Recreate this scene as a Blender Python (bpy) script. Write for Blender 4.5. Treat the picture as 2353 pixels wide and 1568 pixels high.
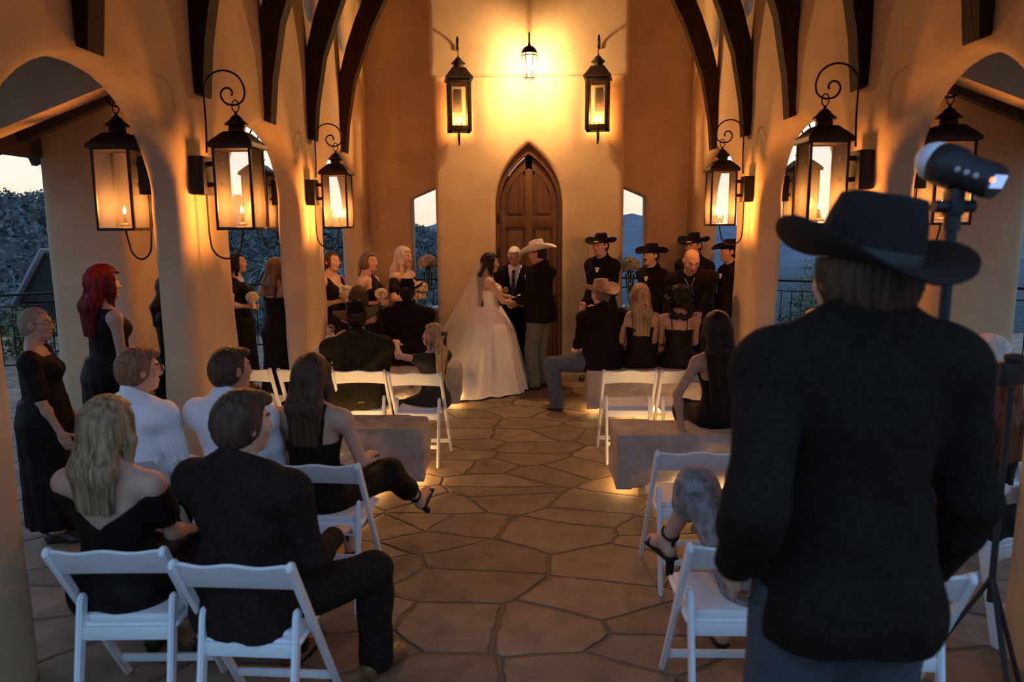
import bpy, bmesh, math, random, time
import numpy as np
from mathutils import Vector, Matrix
T0 = time.time()
for o in list(bpy.data.objects): bpy.data.objects.remove(o)
SC = bpy.context.scene
COL = SC.collection
PI = math.pi
R_ = math.radians

# ---------------------------------------------------------------- camera
cd = bpy.data.cameras.new('camera'); cam = bpy.data.objects.new('camera', cd); COL.objects.link(cam)
cd.sensor_width = 36.0; cd.lens = 1700.0 / 2353.0 * 36.0; cd.clip_start = 0.05; cd.clip_end = 5000
cam.location = (0, 0, 1.95)
cam.rotation_euler = (Matrix.Rotation(R_(1.3), 3, 'Z') @ Matrix.Rotation(R_(90 - 8.86), 3, 'X') @ Matrix.Rotation(R_(-0.4), 3, 'Z')).to_euler()
cd.dof.use_dof = True; cd.dof.focus_distance = 8.6; cd.dof.aperture_fstop = 2.6
SC.camera = cam

# ---------------------------------------------------------------- dusk sky and exposure
SC.view_settings.view_transform = 'Standard'; SC.view_settings.look = 'None'
SC.view_settings.gamma = 1.0; SC.view_settings.exposure = 0.0; SC.view_settings.use_curve_mapping = False
wd = bpy.data.worlds.new('dusk_sky'); SC.world = wd; wd.use_nodes = True
wn, wl = wd.node_tree.nodes, wd.node_tree.links
for n in list(wn): wn.remove(n)
def _w(t, **k):
    n = wn.new(t)
    for a, b in k.items(): setattr(n, a, b)
    return n
tc = _w('ShaderNodeTexCoord'); sep = _w('ShaderNodeSeparateXYZ'); wl.new(tc.outputs['Generated'], sep.inputs[0])
def _ramp(stops):
    r = _w('ShaderNodeValToRGB'); e = r.color_ramp.elements
    while len(e) < len(stops): e.new(0.5)
    for el, (p, c) in zip(e, stops): el.position = p; el.color = (*c, 1)
    return r
# sunset side (+Y): pale peach at the horizon fading to blue; night side (-Y): dim blue
rw = _ramp([(0.0, (.76, .60, .45)), (0.05, (.76, .67, .56)), (0.16, (.76, .74, .71)), (0.5, (.20, .35, .66)), (1.0, (.13, .24, .56))])
rc_ = _ramp([(0.0, (.075, .105, .17)), (0.10, (.16, .26, .46)), (0.36, (.35, .63, 1.0)), (1.0, (.16, .30, .66))])
wl.new(sep.outputs['Z'], rw.inputs[0]); wl.new(sep.outputs['Z'], rc_.inputs[0])
mr = _w('ShaderNodeMapRange'); mr.inputs['From Min'].default_value = -0.45; mr.inputs['From Max'].default_value = 0.75
mr.interpolation_type = 'SMOOTHSTEP'
wl.new(sep.outputs['Y'], mr.inputs['Value'])
mx = _w('ShaderNodeMix', data_type='RGBA'); wl.new(mr.outputs[0], mx.inputs['Factor'])
wl.new(rc_.outputs[0], mx.inputs['A']); wl.new(rw.outputs[0], mx.inputs['B'])
bg = _w('ShaderNodeBackground'); bg.inputs['Strength'].default_value = 1.4
wo = _w('ShaderNodeOutputWorld'); wl.new(mx.outputs['Result'], bg.inputs[0]); wl.new(bg.outputs[0], wo.inputs[0])
cy = SC.cycles
cy.max_bounces = 6; cy.diffuse_bounces = 3; cy.glossy_bounces = 3; cy.transparent_max_bounces = 12; cy.transmission_bounces = 4
cy.caustics_reflective = False; cy.caustics_refractive = False; cy.sample_clamp_indirect = 3.0
# ---------------------------------------------------------------- mesh utilities
def tag(o, label=None, cat=None, group=None, kind=None):
    if label: o['label'] = label
    if cat: o['category'] = cat
    if group: o['group'] = group
    if kind: o['kind'] = kind
    return o
def link(o, parent=None):
    COL.objects.link(o)
    if parent is not None: o.parent = parent
    return o
def empty(name, loc, rz=0.0):
    o = bpy.data.objects.new(name, None); o.location = loc; o.rotation_euler = (0, 0, rz); o.empty_display_size = .1
    return link(o)
def np_mesh(name, V, Fq, mats=(), matidx=None, smooth=True):
    """quads (n,4) or a list of faces -> mesh"""
    me = bpy.data.meshes.new(name)
    if isinstance(Fq, np.ndarray):
        n = Fq.shape[1]
        me.vertices.add(len(V)); me.vertices.foreach_set('co', np.asarray(V, np.float32).ravel())
        me.loops.add(Fq.size); me.loops.foreach_set('vertex_index', Fq.astype(np.int32).ravel())
        me.polygons.add(len(Fq)); me.polygons.foreach_set('loop_start', np.arange(0, Fq.size, n, dtype=np.int32))
        me.update(calc_edges=True)
    else:
        me.from_pydata([tuple(v) for v in V], [], Fq)
    me.polygons.foreach_set('use_smooth', np.full(len(me.polygons), bool(smooth)))
    for m in mats: me.materials.append(m)
    if matidx is not None: me.polygons.foreach_set('material_index', np.asarray(matidx, np.int32))
    me.update()
    return me
def ob(name, me, parent=None, loc=None, rot=None):
    o = bpy.data.objects.new(name, me)
    if loc is not None: o.location = loc
    if rot is not None: o.rotation_euler = rot
    return link(o, parent)
def copy_tree(o, parent=None):
    c = o.copy(); COL.objects.link(c)
    if parent is not None: c.parent = parent
    for ch in list(o.children): copy_tree(ch, c)
    return c
class MB:
    """collects boxes, tubes, lathes ... into ONE mesh"""
    def __init__(s): s.bm = bmesh.new()
    def quadgrid(s, P, closeu=False, closev=False):
        n, m = len(P), len(P[0])
        vs = [[s.bm.verts.new(p) for p in row] for row in P]
        for i in range(n if closeu else n - 1):
            for j in range(m if closev else m - 1):
                try: s.bm.faces.new((vs[i][j], vs[(i+1) % n][j], vs[(i+1) % n][(j+1) % m], vs[i][(j+1) % m]))
                except ValueError: pass
        return vs
    def box(s, c, d, rot=None, bev=0.0, seg=2):
        M = Matrix.Translation(c)
        if rot is not None: M = M @ (rot.to_4x4() if isinstance(rot, Matrix) else Matrix.Rotation(rot, 4, 'Z'))
        M = M @ Matrix.Diagonal((d[0], d[1], d[2], 1))
        r = bmesh.ops.create_cube(s.bm, size=1, matrix=M)
        if bev > 0:
            es = list({e for v in r['verts'] for e in v.link_edges})
            bmesh.ops.bevel(s.bm, geom=es, offset=min(bev, min(d) * .45), segments=seg, affect='EDGES', profile=.5)
        return s
    def bar(s, a, b, w, t, bev=.004, up=(0, 0, 1)):
        """box beam from a to b: w across, t along 'up'"""
        a, b = Vector(a), Vector(b); d = b - a; L = d.length; d.normalize()
        u = Vector(up); x = d.cross(u)
        if x.length < 1e-5: x = d.cross(Vector((0, 1, 0)))
        x.normalize(); z = x.cross(d)
        M = Matrix((x, d, z)).transposed()
        return s.box((a + b) / 2, (w, L, t), M, bev)
    def tube(s, pts, r, n=8, cap=True):
        pts = [Vector(p) for p in pts]; rs = r if isinstance(r, (list, tuple)) else [r] * len(pts)
        rings = []; prev = None
        for i, p in enumerate(pts):
            t = (pts[min(i+1, len(pts)-1)] - pts[max(i-1, 0)]).normalized()
            if prev is None:
                x = t.orthogonal().normalized()
            else:
                x = (prev - t * prev.dot(t)); x = x.normalized() if x.length > 1e-6 else t.orthogonal().normalized()
            prev = x; y = t.cross(x)
            rings.append([p + (x * math.cos(2*PI*k/n) + y * math.sin(2*PI*k/n)) * rs[i] for k in range(n)])
        vs = s.quadgrid(rings, False, True)
        if cap:
            for row in (vs[0][::-1], vs[-1]):
                try: s.bm.faces.new(row)
                except ValueError: pass
        return s
    def lathe(s, prof, c=(0, 0, 0), n=24, sx=1.0, sy=1.0, ang=0.0, cap=True):
        P = [[(c[0] + r*sx*math.cos(2*PI*k/n + ang), c[1] + r*sy*math.sin(2*PI*k/n + ang), c[2] + z) for k in range(n)] for r, z in prof]
        vs = s.quadgrid(P, False, True)
        if cap:
            for row in (vs[0][::-1], vs[-1]):
                try: s.bm.faces.new(row)
                except ValueError: pass
        return s
    def prism(s, outline, axis, a, b):
        """extrude a 2D outline along axis ('x','y','z') from a to b"""
        f = {'x': lambda u, v, t: (t, u, v), 'y': lambda u, v, t: (u, t, v), 'z': lambda u, v, t: (u, v, t)}[axis]
        A = [s.bm.verts.new(f(u, v, a)) for u, v in outline]; B = [s.bm.verts.new(f(u, v, b)) for u, v in outline]
        n = len(A)
        s.bm.faces.new(A[::-1]); s.bm.faces.new(B)
        for i in range(n): s.bm.faces.new((A[i], A[(i+1) % n], B[(i+1) % n], B[i]))
        return s
    def ico(s, c, r, sub=2, sc=(1, 1, 1), noise=0.0, rnd=None):
        q = bmesh.ops.create_icosphere(s.bm, subdivisions=sub, radius=1.0)
        for v in q['verts']:
            k = 1 + (rnd.uniform(-noise, noise) if rnd else 0)
            v.co = Vector((c[0] + v.co.x*r*sc[0]*k, c[1] + v.co.y*r*sc[1]*k, c[2] + v.co.z*r*sc[2]*k))
        return s
    def xform(s, M):
        bmesh.ops.transform(s.bm, matrix=M, verts=s.bm.verts[:]); return s
    def mesh(s, name, m, smooth=False, angle=None):
        bmesh.ops.recalc_face_normals(s.bm, faces=s.bm.faces[:])
        if angle is not None:
            for f in s.bm.faces: f.smooth = True
            for e in s.bm.edges:
                if len(e.link_faces) == 2 and e.calc_face_angle(0) > angle: e.smooth = False
        me = bpy.data.meshes.new(name); s.bm.to_mesh(me); s.bm.free()
        if smooth and angle is None: me.polygons.foreach_set('use_smooth', [True] * len(me.polygons))
        for q in (m if isinstance(m, (list, tuple)) else [m]): me.materials.append(q)
        return me
    def build(s, name, m, parent=None, smooth=False, angle=R_(40), loc=None, rot=None):
        return ob(name, s.mesh(name, m, smooth, angle), parent, loc, rot)

# ---------------------------------------------------------------- implicit surfaces (smooth unions meshed with surface nets)
def _rot3(v):  # euler xyz -> 3x3
    return np.array(Matrix.Rotation(v[2], 3, 'Z') @ Matrix.Rotation(v[1], 3, 'Y') @ Matrix.Rotation(v[0], 3, 'X'))
I3 = np.eye(3)
def cap(a, b, ra, rb, k=.02): return ('c', np.array(a, float), np.array(b, float), ra, rb, k)
def ell(c, r, R=I3, k=.03): return ('e', np.array(c, float), np.array(r, float), R, k)
def rbox(c, h, R=I3, rd=.01, k=.02): return ('b', np.array(c, float), np.array(h, float), R, rd, k)
def minus(p): return ('-',) + p
def infl(p, e, k=None):
    """the same primitive, swollen by e"""
    if p[0] == 'c': return ('c', p[1], p[2], p[3] + e, p[4] + e, p[5] if k is None else k)
    if p[0] == 'e': return ('e', p[1], p[2] + e, p[3], p[4] if k is None else k)
    if p[0] == 'b': return ('b', p[1], p[2] + e, p[3], p[4] + e*.5, p[5] if k is None else k)
    return p
def _bb(p):
    if p[0] == '-': return None
    if p[0] == 'c': return np.minimum(p[1] - p[3], p[2] - p[4]), np.maximum(p[1] + p[3], p[2] + p[4])
    if p[0] == 'e': h = np.sqrt(((p[3] * p[2]) ** 2).sum(1)); return p[1] - h, p[1] + h
    h = np.abs(p[3]) @ p[2]; return p[1] - h, p[1] + h
def _dist(p, X, Y, Z):
    if p[0] == 'c':
        a, b, ra, rb = p[1:5]; d = b - a; L = float(d @ d) + 1e-12
        px, py, pz = X - a[0], Y - a[1], Z - a[2]
        t = np.clip((px*d[0] + py*d[1] + pz*d[2]) / L, 0, 1)
        return np.sqrt((px - t*d[0])**2 + (py - t*d[1])**2 + (pz - t*d[2])**2) - (ra + (rb - ra)*t)
    c, h, R = p[1], p[2], p[3]
    px, py, pz = X - c[0], Y - c[1], Z - c[2]
    u = px*R[0, 0] + py*R[1, 0] + pz*R[2, 0]; v = px*R[0, 1] + py*R[1, 1] + pz*R[2, 1]; w = px*R[0, 2] + py*R[1, 2] + pz*R[2, 2]
    if p[0] == 'e':
        k0 = np.sqrt((u/h[0])**2 + (v/h[1])**2 + (w/h[2])**2)
        k1 = np.sqrt((u/h[0]**2)**2 + (v/h[1]**2)**2 + (w/h[2]**2)**2) + 1e-9
        return np.where(k0 < .15, (k0 - 1)*min(h), k0*(k0 - 1)/k1)
    rd = p[4]; qx, qy, qz = np.abs(u) - h[0] + rd, np.abs(v) - h[1] + rd, np.abs(w) - h[2] + rd
    return np.sqrt(np.maximum(qx, 0)**2 + np.maximum(qy, 0)**2 + np.maximum(qz, 0)**2) + np.minimum(np.maximum(qx, np.maximum(qy, qz)), 0) - rd
def _smin(a, b, k):
    if k <= 0: return np.minimum(a, b)
    h = np.maximum(k - np.abs(a - b), 0) / k
    return np.minimum(a, b) - h*h*k*.25
def nets(f, lo, h):
    s = f < 0
    c = np.zeros(tuple(n - 1 for n in f.shape), np.int8)
    offs = [(i, j, k) for i in (0, 1) for j in (0, 1) for k in (0, 1)]
    sl = lambda o: tuple(slice(a, (None if a else -1)) for a in o)
    for o in offs: c += s[sl(o)]
    m = (c > 0) & (c < 8)
    ii = np.argwhere(m)
    if len(ii) == 0: return np.zeros((0, 3)), np.zeros((0, 4), int)
    idx = np.full(m.shape, -1, np.int64); idx[m] = np.arange(len(ii))
    vals = {o: f[ii[:, 0] + o[0], ii[:, 1] + o[1], ii[:, 2] + o[2]] for o in offs}
    acc = np.zeros((len(ii), 3)); cnt = np.zeros(len(ii))
    for a in offs:
        for ax in range(3):
            if a[ax]: continue
            b = list(a); b[ax] = 1; b = tuple(b)
            fa, fb = vals[a], vals[b]; x = (fa < 0) != (fb < 0)
            t = np.where(x, fa / np.where(x, fa - fb, 1), 0)
            p = np.array(a, float)[None, :].repeat(len(ii), 0); p[:, ax] += t
            acc += p * x[:, None]; cnt += x
    V = (ii + acc / cnt[:, None]) * h + lo
    Fs = []
    for ax in range(3):
        u, v = (ax + 1) % 3, (ax + 2) % 3
        a = np.take(s, range(0, s.shape[ax] - 1), ax); b = np.take(s, range(1, s.shape[ax]), ax)
        e = np.argwhere(a != b)
        e = e[(e[:, u] > 0) & (e[:, v] > 0) & (e[:, u] < s.shape[u] - 1) & (e[:, v] < s.shape[v] - 1)]
        if len(e) == 0: continue
        def g(du, dv):
            q = e.copy(); q[:, u] -= du; q[:, v] -= dv
            return idx[q[:, 0], q[:, 1], q[:, 2]]
        q = np.stack([g(1, 1), g(0, 1), g(0, 0), g(1, 0)], 1)
        ins = s[e[:, 0], e[:, 1], e[:, 2]]
        q[~ins] = q[~ins][:, ::-1]
        Fs.append(q)
    return V, np.concatenate(Fs)
def sdf_mesh(groups, vox, disp=None, joink=.0):
    """groups: list of (prims, cuts). cuts are functions of (X,Y,Z) that are positive where material goes."""
    bbs = [b for pr, _ in groups for b in map(_bb, pr) if b]
    lo = np.min([b[0] for b in bbs], 0) - 3*vox - .02; hi = np.max([b[1] for b in bbs], 0) + 3*vox + .02
    n = np.ceil((hi - lo) / vox).astype(int) + 1
    ax = [(lo[i] + np.arange(n[i]) * vox) for i in range(3)]
    tot = None
    for pr, cuts in groups:
        f = np.full(tuple(n), .3)
        for p in pr:
            neg = p[0] == '-'
            q = p[1:] if neg else p
            k = q[-1]; b0, b1 = _bb(q); mg = k + 3*vox + .01
            i0 = np.maximum(((b0 - mg - lo) / vox).astype(int), 0); i1 = np.minimum(((b1 + mg - lo) / vox).astype(int) + 2, n)
            if np.any(i1 <= i0): continue
            w = tuple(slice(a, b) for a, b in zip(i0, i1))
            X, Y, Z = np.meshgrid(ax[0][w[0]], ax[1][w[1]], ax[2][w[2]], indexing='ij', sparse=True)
            d = _dist(q, X, Y, Z)
            f[w] = -_smin(-f[w], d, k) if neg else _smin(f[w], d, k)
        if cuts:
            X, Y, Z = np.meshgrid(*ax, indexing='ij', sparse=True)
            for cfn in cuts: f = np.maximum(f, cfn(X, Y, Z))
        tot = f if tot is None else _smin(tot, f, joink)
    if disp is not None:
        X, Y, Z = np.meshgrid(*ax, indexing='ij', sparse=True)
        band = np.abs(tot) < .05
        tot = np.where(band, tot + disp(X, Y, Z), tot)
    return nets(tot, lo, vox)
# ---------------------------------------------------------------- materials
_MC = {}
def mat(name, col, rough=.6, metal=0.0, var=0.0, scale=20.0, stretch=(1, 1, 1), bump=0.0, col2=None, spec=.4, alpha=None, emit=None, estr=0.0, sheen=0.0, sub=0.0, detail=4.0):
    """procedural surface: base colour broken up by object-space noise (colour and bump)"""
    if name in _MC: return _MC[name]
    m = bpy.data.materials.new(name); m.use_nodes = True; _MC[name] = m
    N, L = m.node_tree.nodes, m.node_tree.links; b = N['Principled BSDF']
    b.inputs['Roughness'].default_value = rough; b.inputs['Metallic'].default_value = metal
    b.inputs['Specular IOR Level'].default_value = spec
    if sheen: b.inputs['Sheen Weight'].default_value = sheen
    if sub: b.inputs['Subsurface Weight'].default_value = sub; b.inputs['Subsurface Radius'].default_value = (.012, .004, .002); b.inputs['Subsurface Scale'].default_value = 1.0
    if emit: b.inputs['Emission Color'].default_value = (*emit, 1); b.inputs['Emission Strength'].default_value = estr
    if alpha is not None: b.inputs['Alpha'].default_value = alpha
    if var or bump or col2:
        t = N.new('ShaderNodeTexCoord'); mp = N.new('ShaderNodeMapping'); mp.inputs['Scale'].default_value = [scale*q for q in stretch]
        L.new(t.outputs['Object'], mp.inputs[0])
        nz = N.new('ShaderNodeTexNoise'); nz.inputs['Scale'].default_value = 1.0; nz.inputs['Detail'].default_value = detail; nz.inputs['Roughness'].default_value = .6
        L.new(mp.outputs[0], nz.inputs['Vector'])
        r = N.new('ShaderNodeValToRGB'); e = r.color_ramp.elements
        c2 = col2 if col2 else tuple(min(1, c*(1 + var)) for c in col); c1 = col if col2 else tuple(c*(1 - var) for c in col)
        e[0].position = .32; e[0].color = (*c1, 1); e[1].position = .68; e[1].color = (*c2, 1)
        L.new(nz.outputs['Fac'], r.inputs[0]); L.new(r.outputs[0], b.inputs['Base Color'])
        if bump:
            bp = N.new('ShaderNodeBump'); bp.inputs['Strength'].default_value = 1.0; bp.inputs['Distance'].default_value = bump
            L.new(nz.outputs['Fac'], bp.inputs['Height']); L.new(bp.outputs[0], b.inputs['Normal'])
    else:
        b.inputs['Base Color'].default_value = (*col, 1)
    return m
def glass_mat(name, tint=(1, 1, 1), gloss=.12, dust=.028):
    m = bpy.data.materials.new(name); m.use_nodes = True; N, L = m.node_tree.nodes, m.node_tree.links; N.clear()
    o = N.new('ShaderNodeOutputMaterial'); t = N.new('ShaderNodeBsdfTransparent'); t.inputs[0].default_value = (*tint, 1)
    g = N.new('ShaderNodeBsdfGlossy'); g.inputs['Roughness'].default_value = .06
    fr = N.new('ShaderNodeLayerWeight'); fr.inputs['Blend'].default_value = gloss
    x = N.new('ShaderNodeMixShader'); L.new(fr.outputs['Fresnel'], x.inputs[0]); L.new(t.outputs[0], x.inputs[1]); L.new(g.outputs[0], x.inputs[2])
    # thin film of dust that catches the light
    du = N.new('ShaderNodeBsdfDiffuse'); du.inputs[0].default_value = (.8, .76, .7, 1); tl = N.new('ShaderNodeBsdfTranslucent'); tl.inputs[0].default_value = (.8, .76, .7, 1)
    y = N.new('ShaderNodeMixShader'); y.inputs[0].default_value = .6; L.new(du.outputs[0], y.inputs[1]); L.new(tl.outputs[0], y.inputs[2])
    z = N.new('ShaderNodeMixShader'); z.inputs[0].default_value = dust; L.new(x.outputs[0], z.inputs[1]); L.new(y.outputs[0], z.inputs[2]); L.new(z.outputs[0], o.inputs[0])
    return m
def veil_mat(name, col, a):
    m = bpy.data.materials.new(name); m.use_nodes = True; N, L = m.node_tree.nodes, m.node_tree.links; N.clear()
    o = N.new('ShaderNodeOutputMaterial'); t = N.new('ShaderNodeBsdfTransparent'); d = N.new('ShaderNodeBsdfDiffuse'); d.inputs[0].default_value = (*col, 1)
    tr = N.new('ShaderNodeBsdfTranslucent'); tr.inputs[0].default_value = (*col, 1)
    y = N.new('ShaderNodeMixShader'); y.inputs[0].default_value = .4; L.new(d.outputs[0], y.inputs[1]); L.new(tr.outputs[0], y.inputs[2])
    x = N.new('ShaderNodeMixShader'); x.inputs[0].default_value = a; L.new(t.outputs[0], x.inputs[1]); L.new(y.outputs[0], x.inputs[2]); L.new(x.outputs[0], o.inputs[0])
    return m
def emit_mat(name, col, s):
    m = bpy.data.materials.new(name); m.use_nodes = True; N, L = m.node_tree.nodes, m.node_tree.links; N.clear()
    o = N.new('ShaderNodeOutputMaterial'); e = N.new('ShaderNodeEmission'); e.inputs[0].default_value = (*col, 1); e.inputs[1].default_value = s
    L.new(e.outputs[0], o.inputs[0]); return m
STUCCO = mat('stucco', (.56, .395, .235), .92, scale=2.2, var=.10, bump=.012, spec=.15, detail=8)
def _flagstone():
    m = bpy.data.materials.new('flagstone'); m.use_nodes = True; N, L = m.node_tree.nodes, m.node_tree.links; b = N['Principled BSDF']
    t = N.new('ShaderNodeTexCoord'); mp = N.new('ShaderNodeMapping'); mp.inputs['Scale'].default_value = (1.9, 2.75, 1.0); mp.inputs['Rotation'].default_value = (0, 0, .4)
    L.new(t.outputs['Object'], mp.inputs[0])
    nz = N.new('ShaderNodeTexNoise'); nz.inputs['Scale'].default_value = 1.1; nz.inputs['Detail'].default_value = 2.5
    L.new(mp.outputs[0], nz.inputs['Vector'])
    ad = N.new('ShaderNodeVectorMath'); ad.operation = 'SCALE'; ad.inputs['Scale'].default_value = .19; L.new(nz.outputs['Color'], ad.inputs[0])
    a2 = N.new('ShaderNodeVectorMath'); a2.operation = 'ADD'; L.new(mp.outputs[0], a2.inputs[0]); L.new(ad.outputs[0], a2.inputs[1])
    v = N.new('ShaderNodeTexVoronoi'); v.feature = 'DISTANCE_TO_EDGE'; v.inputs['Scale'].default_value = 1.0; v.voronoi_dimensions = '2D'; v.inputs['Randomness'].default_value = 1.0
    v2 = N.new('ShaderNodeTexVoronoi'); v2.feature = 'F1'; v2.voronoi_dimensions = '2D'; v2.inputs['Scale'].default_value = 1.0
    L.new(a2.outputs[0], v.inputs['Vector']); L.new(a2.outputs[0], v2.inputs['Vector'])
    # joint width wanders
    n3 = N.new('ShaderNodeTexNoise'); n3.inputs['Scale'].default_value = 2.3; L.new(mp.outputs[0], n3.inputs['Vector'])
    w = N.new('ShaderNodeMath'); w.operation = 'MULTIPLY'; w.inputs[1].default_value = .085; L.new(n3.outputs['Fac'], w.inputs[0])
    j = N.new('ShaderNodeMapRange'); j.interpolation_type = 'SMOOTHSTEP'; j.inputs['From Min'].default_value = .004; L.new(v.outputs['Distance'], j.inputs['Value']); L.new(w.outputs[0], j.inputs['From Max'])
    # stone colour
    n2 = N.new('ShaderNodeTexNoise'); n2.inputs['Scale'].default_value = 5.0; n2.inputs['Detail'].default_value = 8; n2.inputs['Roughness'].default_value = .65
    L.new(t.outputs['Object'], n2.inputs['Vector'])
    r = N.new('ShaderNodeValToRGB'); e = r.color_ramp.elements; e[0].position = .3; e[0].color = (.17, .11, .07, 1); e[1].position = .72; e[1].color = (.36, .245, .155, 1)
    L.new(n2.outputs['Fac'], r.inputs[0])
    hs = N.new('ShaderNodeHueSaturation'); sp = N.new('ShaderNodeSeparateColor'); L.new(v2.outputs['Color'], sp.inputs[0])
    mr = N.new('ShaderNodeMapRange'); mr.inputs['To Min'].default_value = .72; mr.inputs['To Max'].default_value = 1.2; L.new(sp.outputs[0], mr.inputs['Value']); L.new(mr.outputs[0], hs.inputs['Value'])
    L.new(r.outputs[0], hs.inputs['Color'])
    mx = N.new('ShaderNodeMix'); mx.data_type = 'RGBA'; mx.inputs['A'].default_value = (.165, .12, .085, 1); L.new(j.outputs[0], mx.inputs['Factor']); L.new(hs.outputs[0], mx.inputs['B'])
    L.new(mx.outputs['Result'], b.inputs['Base Color']); b.inputs['Roughness'].default_value = .62; b.inputs['Specular IOR Level'].default_value = .3
    h = N.new('ShaderNodeMath'); h.operation = 'MULTIPLY'; h.inputs[1].default_value = .35; L.new(n2.outputs['Fac'], h.inputs[0])
    h2 = N.new('ShaderNodeMath'); h2.operation = 'ADD'; L.new(j.outputs[0], h2.inputs[0]); L.new(h.outputs[0], h2.inputs[1])
    bp = N.new('ShaderNodeBump'); bp.inputs['Distance'].default_value = .035; bp.inputs['Strength'].default_value = .9; L.new(h2.outputs[0], bp.inputs['Height']); L.new(bp.outputs[0], b.inputs['Normal'])
    return m
FLAG = _flagstone()
IRON = mat('dark_iron', (.022, .016, .012), .55, .5, var=.3, scale=30)
COPPER = mat('aged_copper', (.05, .032, .02), .5, .6, var=.35, scale=14)
WOOD = mat('dark_stained_timber', (.026, .012, .006), .75, spec=.12, var=.35, scale=6, stretch=(6, 6, .6), bump=.004)
CEILW = mat('ceiling_boards', (.06, .035, .02), .7, var=.4, scale=3, stretch=(8, .6, 1), bump=.004)
DOORW = mat('oiled_door_wood', (.105, .043, .017), .45, var=.28, scale=5, stretch=(7, 7, .5), bump=.003)
GLASS = glass_mat('lantern_glass')
FLAME = emit_mat('gas_flame', (1.0, .62, .22), 24)
HOT = emit_mat('lamp_bulb', (1.0, .80, .48), 60)
LEDM = emit_mat('warm_led_strip', (1.0, .58, .20), 66)
LEDF = emit_mat('dimmer_led_strip', (1.0, .56, .18), 34)
LIME = mat('limestone', (.44, .37, .30), .9, scale=5, var=.22, bump=.03, spec=.2, detail=9)
RESIN = mat('white_resin', (.82, .81, .80), .38, var=.03, scale=8)
PAD = mat('white_vinyl_seat', (.80, .78, .76), .5)
# ---------------------------------------------------------------- building shell
XW = 2.15; TH = .25
ARCH = [(-1.05 + .0, 0)]
def arcade(name, side):
    """stucco arcade wall with round arches, pillars and small chamfered clerestory openings"""
    h = .035; ys = np.arange(1.7, 10.75, h); zs = np.arange(-.12, 5.75, h); xs = np.arange(XW - .14, XW + TH + .16, h)
    Y, Z = np.meshgrid(ys, zs, indexing='ij')
    d2 = np.maximum(np.maximum(1.95 - Y, Y - 10.5), np.maximum(-.06 - Z, Z - 5.6))
    op = np.full(Y.shape, 9.0)
    for near in (2.99, 5.43, 7.89):
        a = .84; yc = near + a
        if side > 0 and near < 3: a = .72; yc = 4.67 - a
        if near == 7.89: a = .835; yc = 7.89 + a
        zsn, bq = 2.12, .66
        el = (np.sqrt(((Y - yc)/a)**2 + (np.maximum(Z - zsn, 0)/bq)**2) - 1) * .7
        lo_ = np.abs(Y - yc) - a
        op = np.minimum(op, np.where(Z > zsn, el, lo_))
    for yc in (5.15, 6.43, 7.71, 8.99):
        q = np.maximum(np.abs(Y - yc) - .16, np.maximum(4.0 - Z, Z - 5.0))
        ch = (np.abs(Y - yc) - .16 + (4.10 - Z)) * .7
        op = np.minimum(op, np.maximum(q, ch))
    def smax(a, b, k): return -_smin(-a, -b, k)
    d2 = smax(d2, -op, .03)
    X = xs[:, None, None]
    wob = .012*np.sin(1.9*Y + 1.3*np.sin(1.1*Z)) * np.sin(2.3*Z + .7) + .006*np.sin(5.1*Y + 2*np.sin(3*Z))*np.sin(4.3*Z)
    dx = np.abs(X - (XW + TH/2)) - TH/2
    d = smax(dx + wob[None], d2[None] + 0*X, .10)
    V, Fq = nets(d, np.array([xs[0], ys[0], zs[0]]), h)
    if side < 0: V = V * np.array([-1, 1, 1]); Fq = Fq[:, ::-1]
    return tag(ob(name, np_mesh(name, V, Fq, [STUCCO])), kind='structure')
arcade('wall_left', -1); arcade('wall_right', 1)
def solid2d(name, fn, lo, hi, h, axis_t, t0, t1, k=.06, kind='structure', m=STUCCO, wob=.008):
    """extruded stucco solid facing the aisle: fn(X,Z) is its outline, thickness t0..t1 in Y"""
    xs = np.arange(lo[0] - .15, hi[0] + .15 + h, h); zs = np.arange(lo[1] - .15, hi[1] + .15 + h, h); ts = np.arange(t0 - .15, t1 + .15 + h, h)
    X, Z = np.meshgrid(xs, zs, indexing='ij'); d2 = fn(X, Z)
    T = ts[None, :, None]
    wv = wob*np.sin(2.3*X + 1.7*np.sin(1.3*Z))*np.sin(2.9*Z + 1)
    d = -_smin(-(np.maximum(t0 - T, T - t1) + wv[:, None, :]), -(d2[:, None, :] + 0*T), k)
    V, Fq = nets(d, np.array([xs[0], ts[0], zs[0]]), h)
    return tag(ob(name, np_mesh(name, V, Fq, [m])), kind=kind)
def rect(X, Z, x0, x1, z0, z1): return np.maximum(np.maximum(x0 - X, X - x1), np.maximum(z0 - Z, Z - z1))
def pointed(X, Z, xc, a, z0, zs, zt):
    """pointed arch: half width a, spring line zs, apex zt"""
    hh = zt - zs; r = (a*a + hh*hh) / (2*a)
    lo_ = np.maximum(np.abs(X - xc) - a, z0 - Z)
    up = np.sqrt((np.abs(X - xc) + (r - a))**2 + (Z - zs)**2) - r
    return np.where(Z > zs, up, lo_)
def pointed_pts(a, zs, zt, n=14, z0=None):
    hh = zt - zs; r = (a*a + hh*hh) / (2*a); P = []
    t1 = math.asin(hh / r)
    R = [(r*math.cos(t1*i/n) - (r - a), zs + r*math.sin(t1*i/n)) for i in range(n + 1)]
    P = R + [(-x, z) for x, z in R[-2::-1]]
    if z0 is not None: P = [(a, z0)] + P + [(-a, z0)]
    return P
DZS, DZT, DA = 2.18, 2.99, .435
solid2d('wall_altar', lambda X, Z: np.maximum(rect(X, Z, -1.2, 1.235, -.08, 6.2), -pointed(X, Z, .01, DA, -.3, DZS, DZT) * .9), (-1.2, -.08), (1.235, 6.2), .03, 'y', 9.72, 10.5, k=.05)
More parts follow.
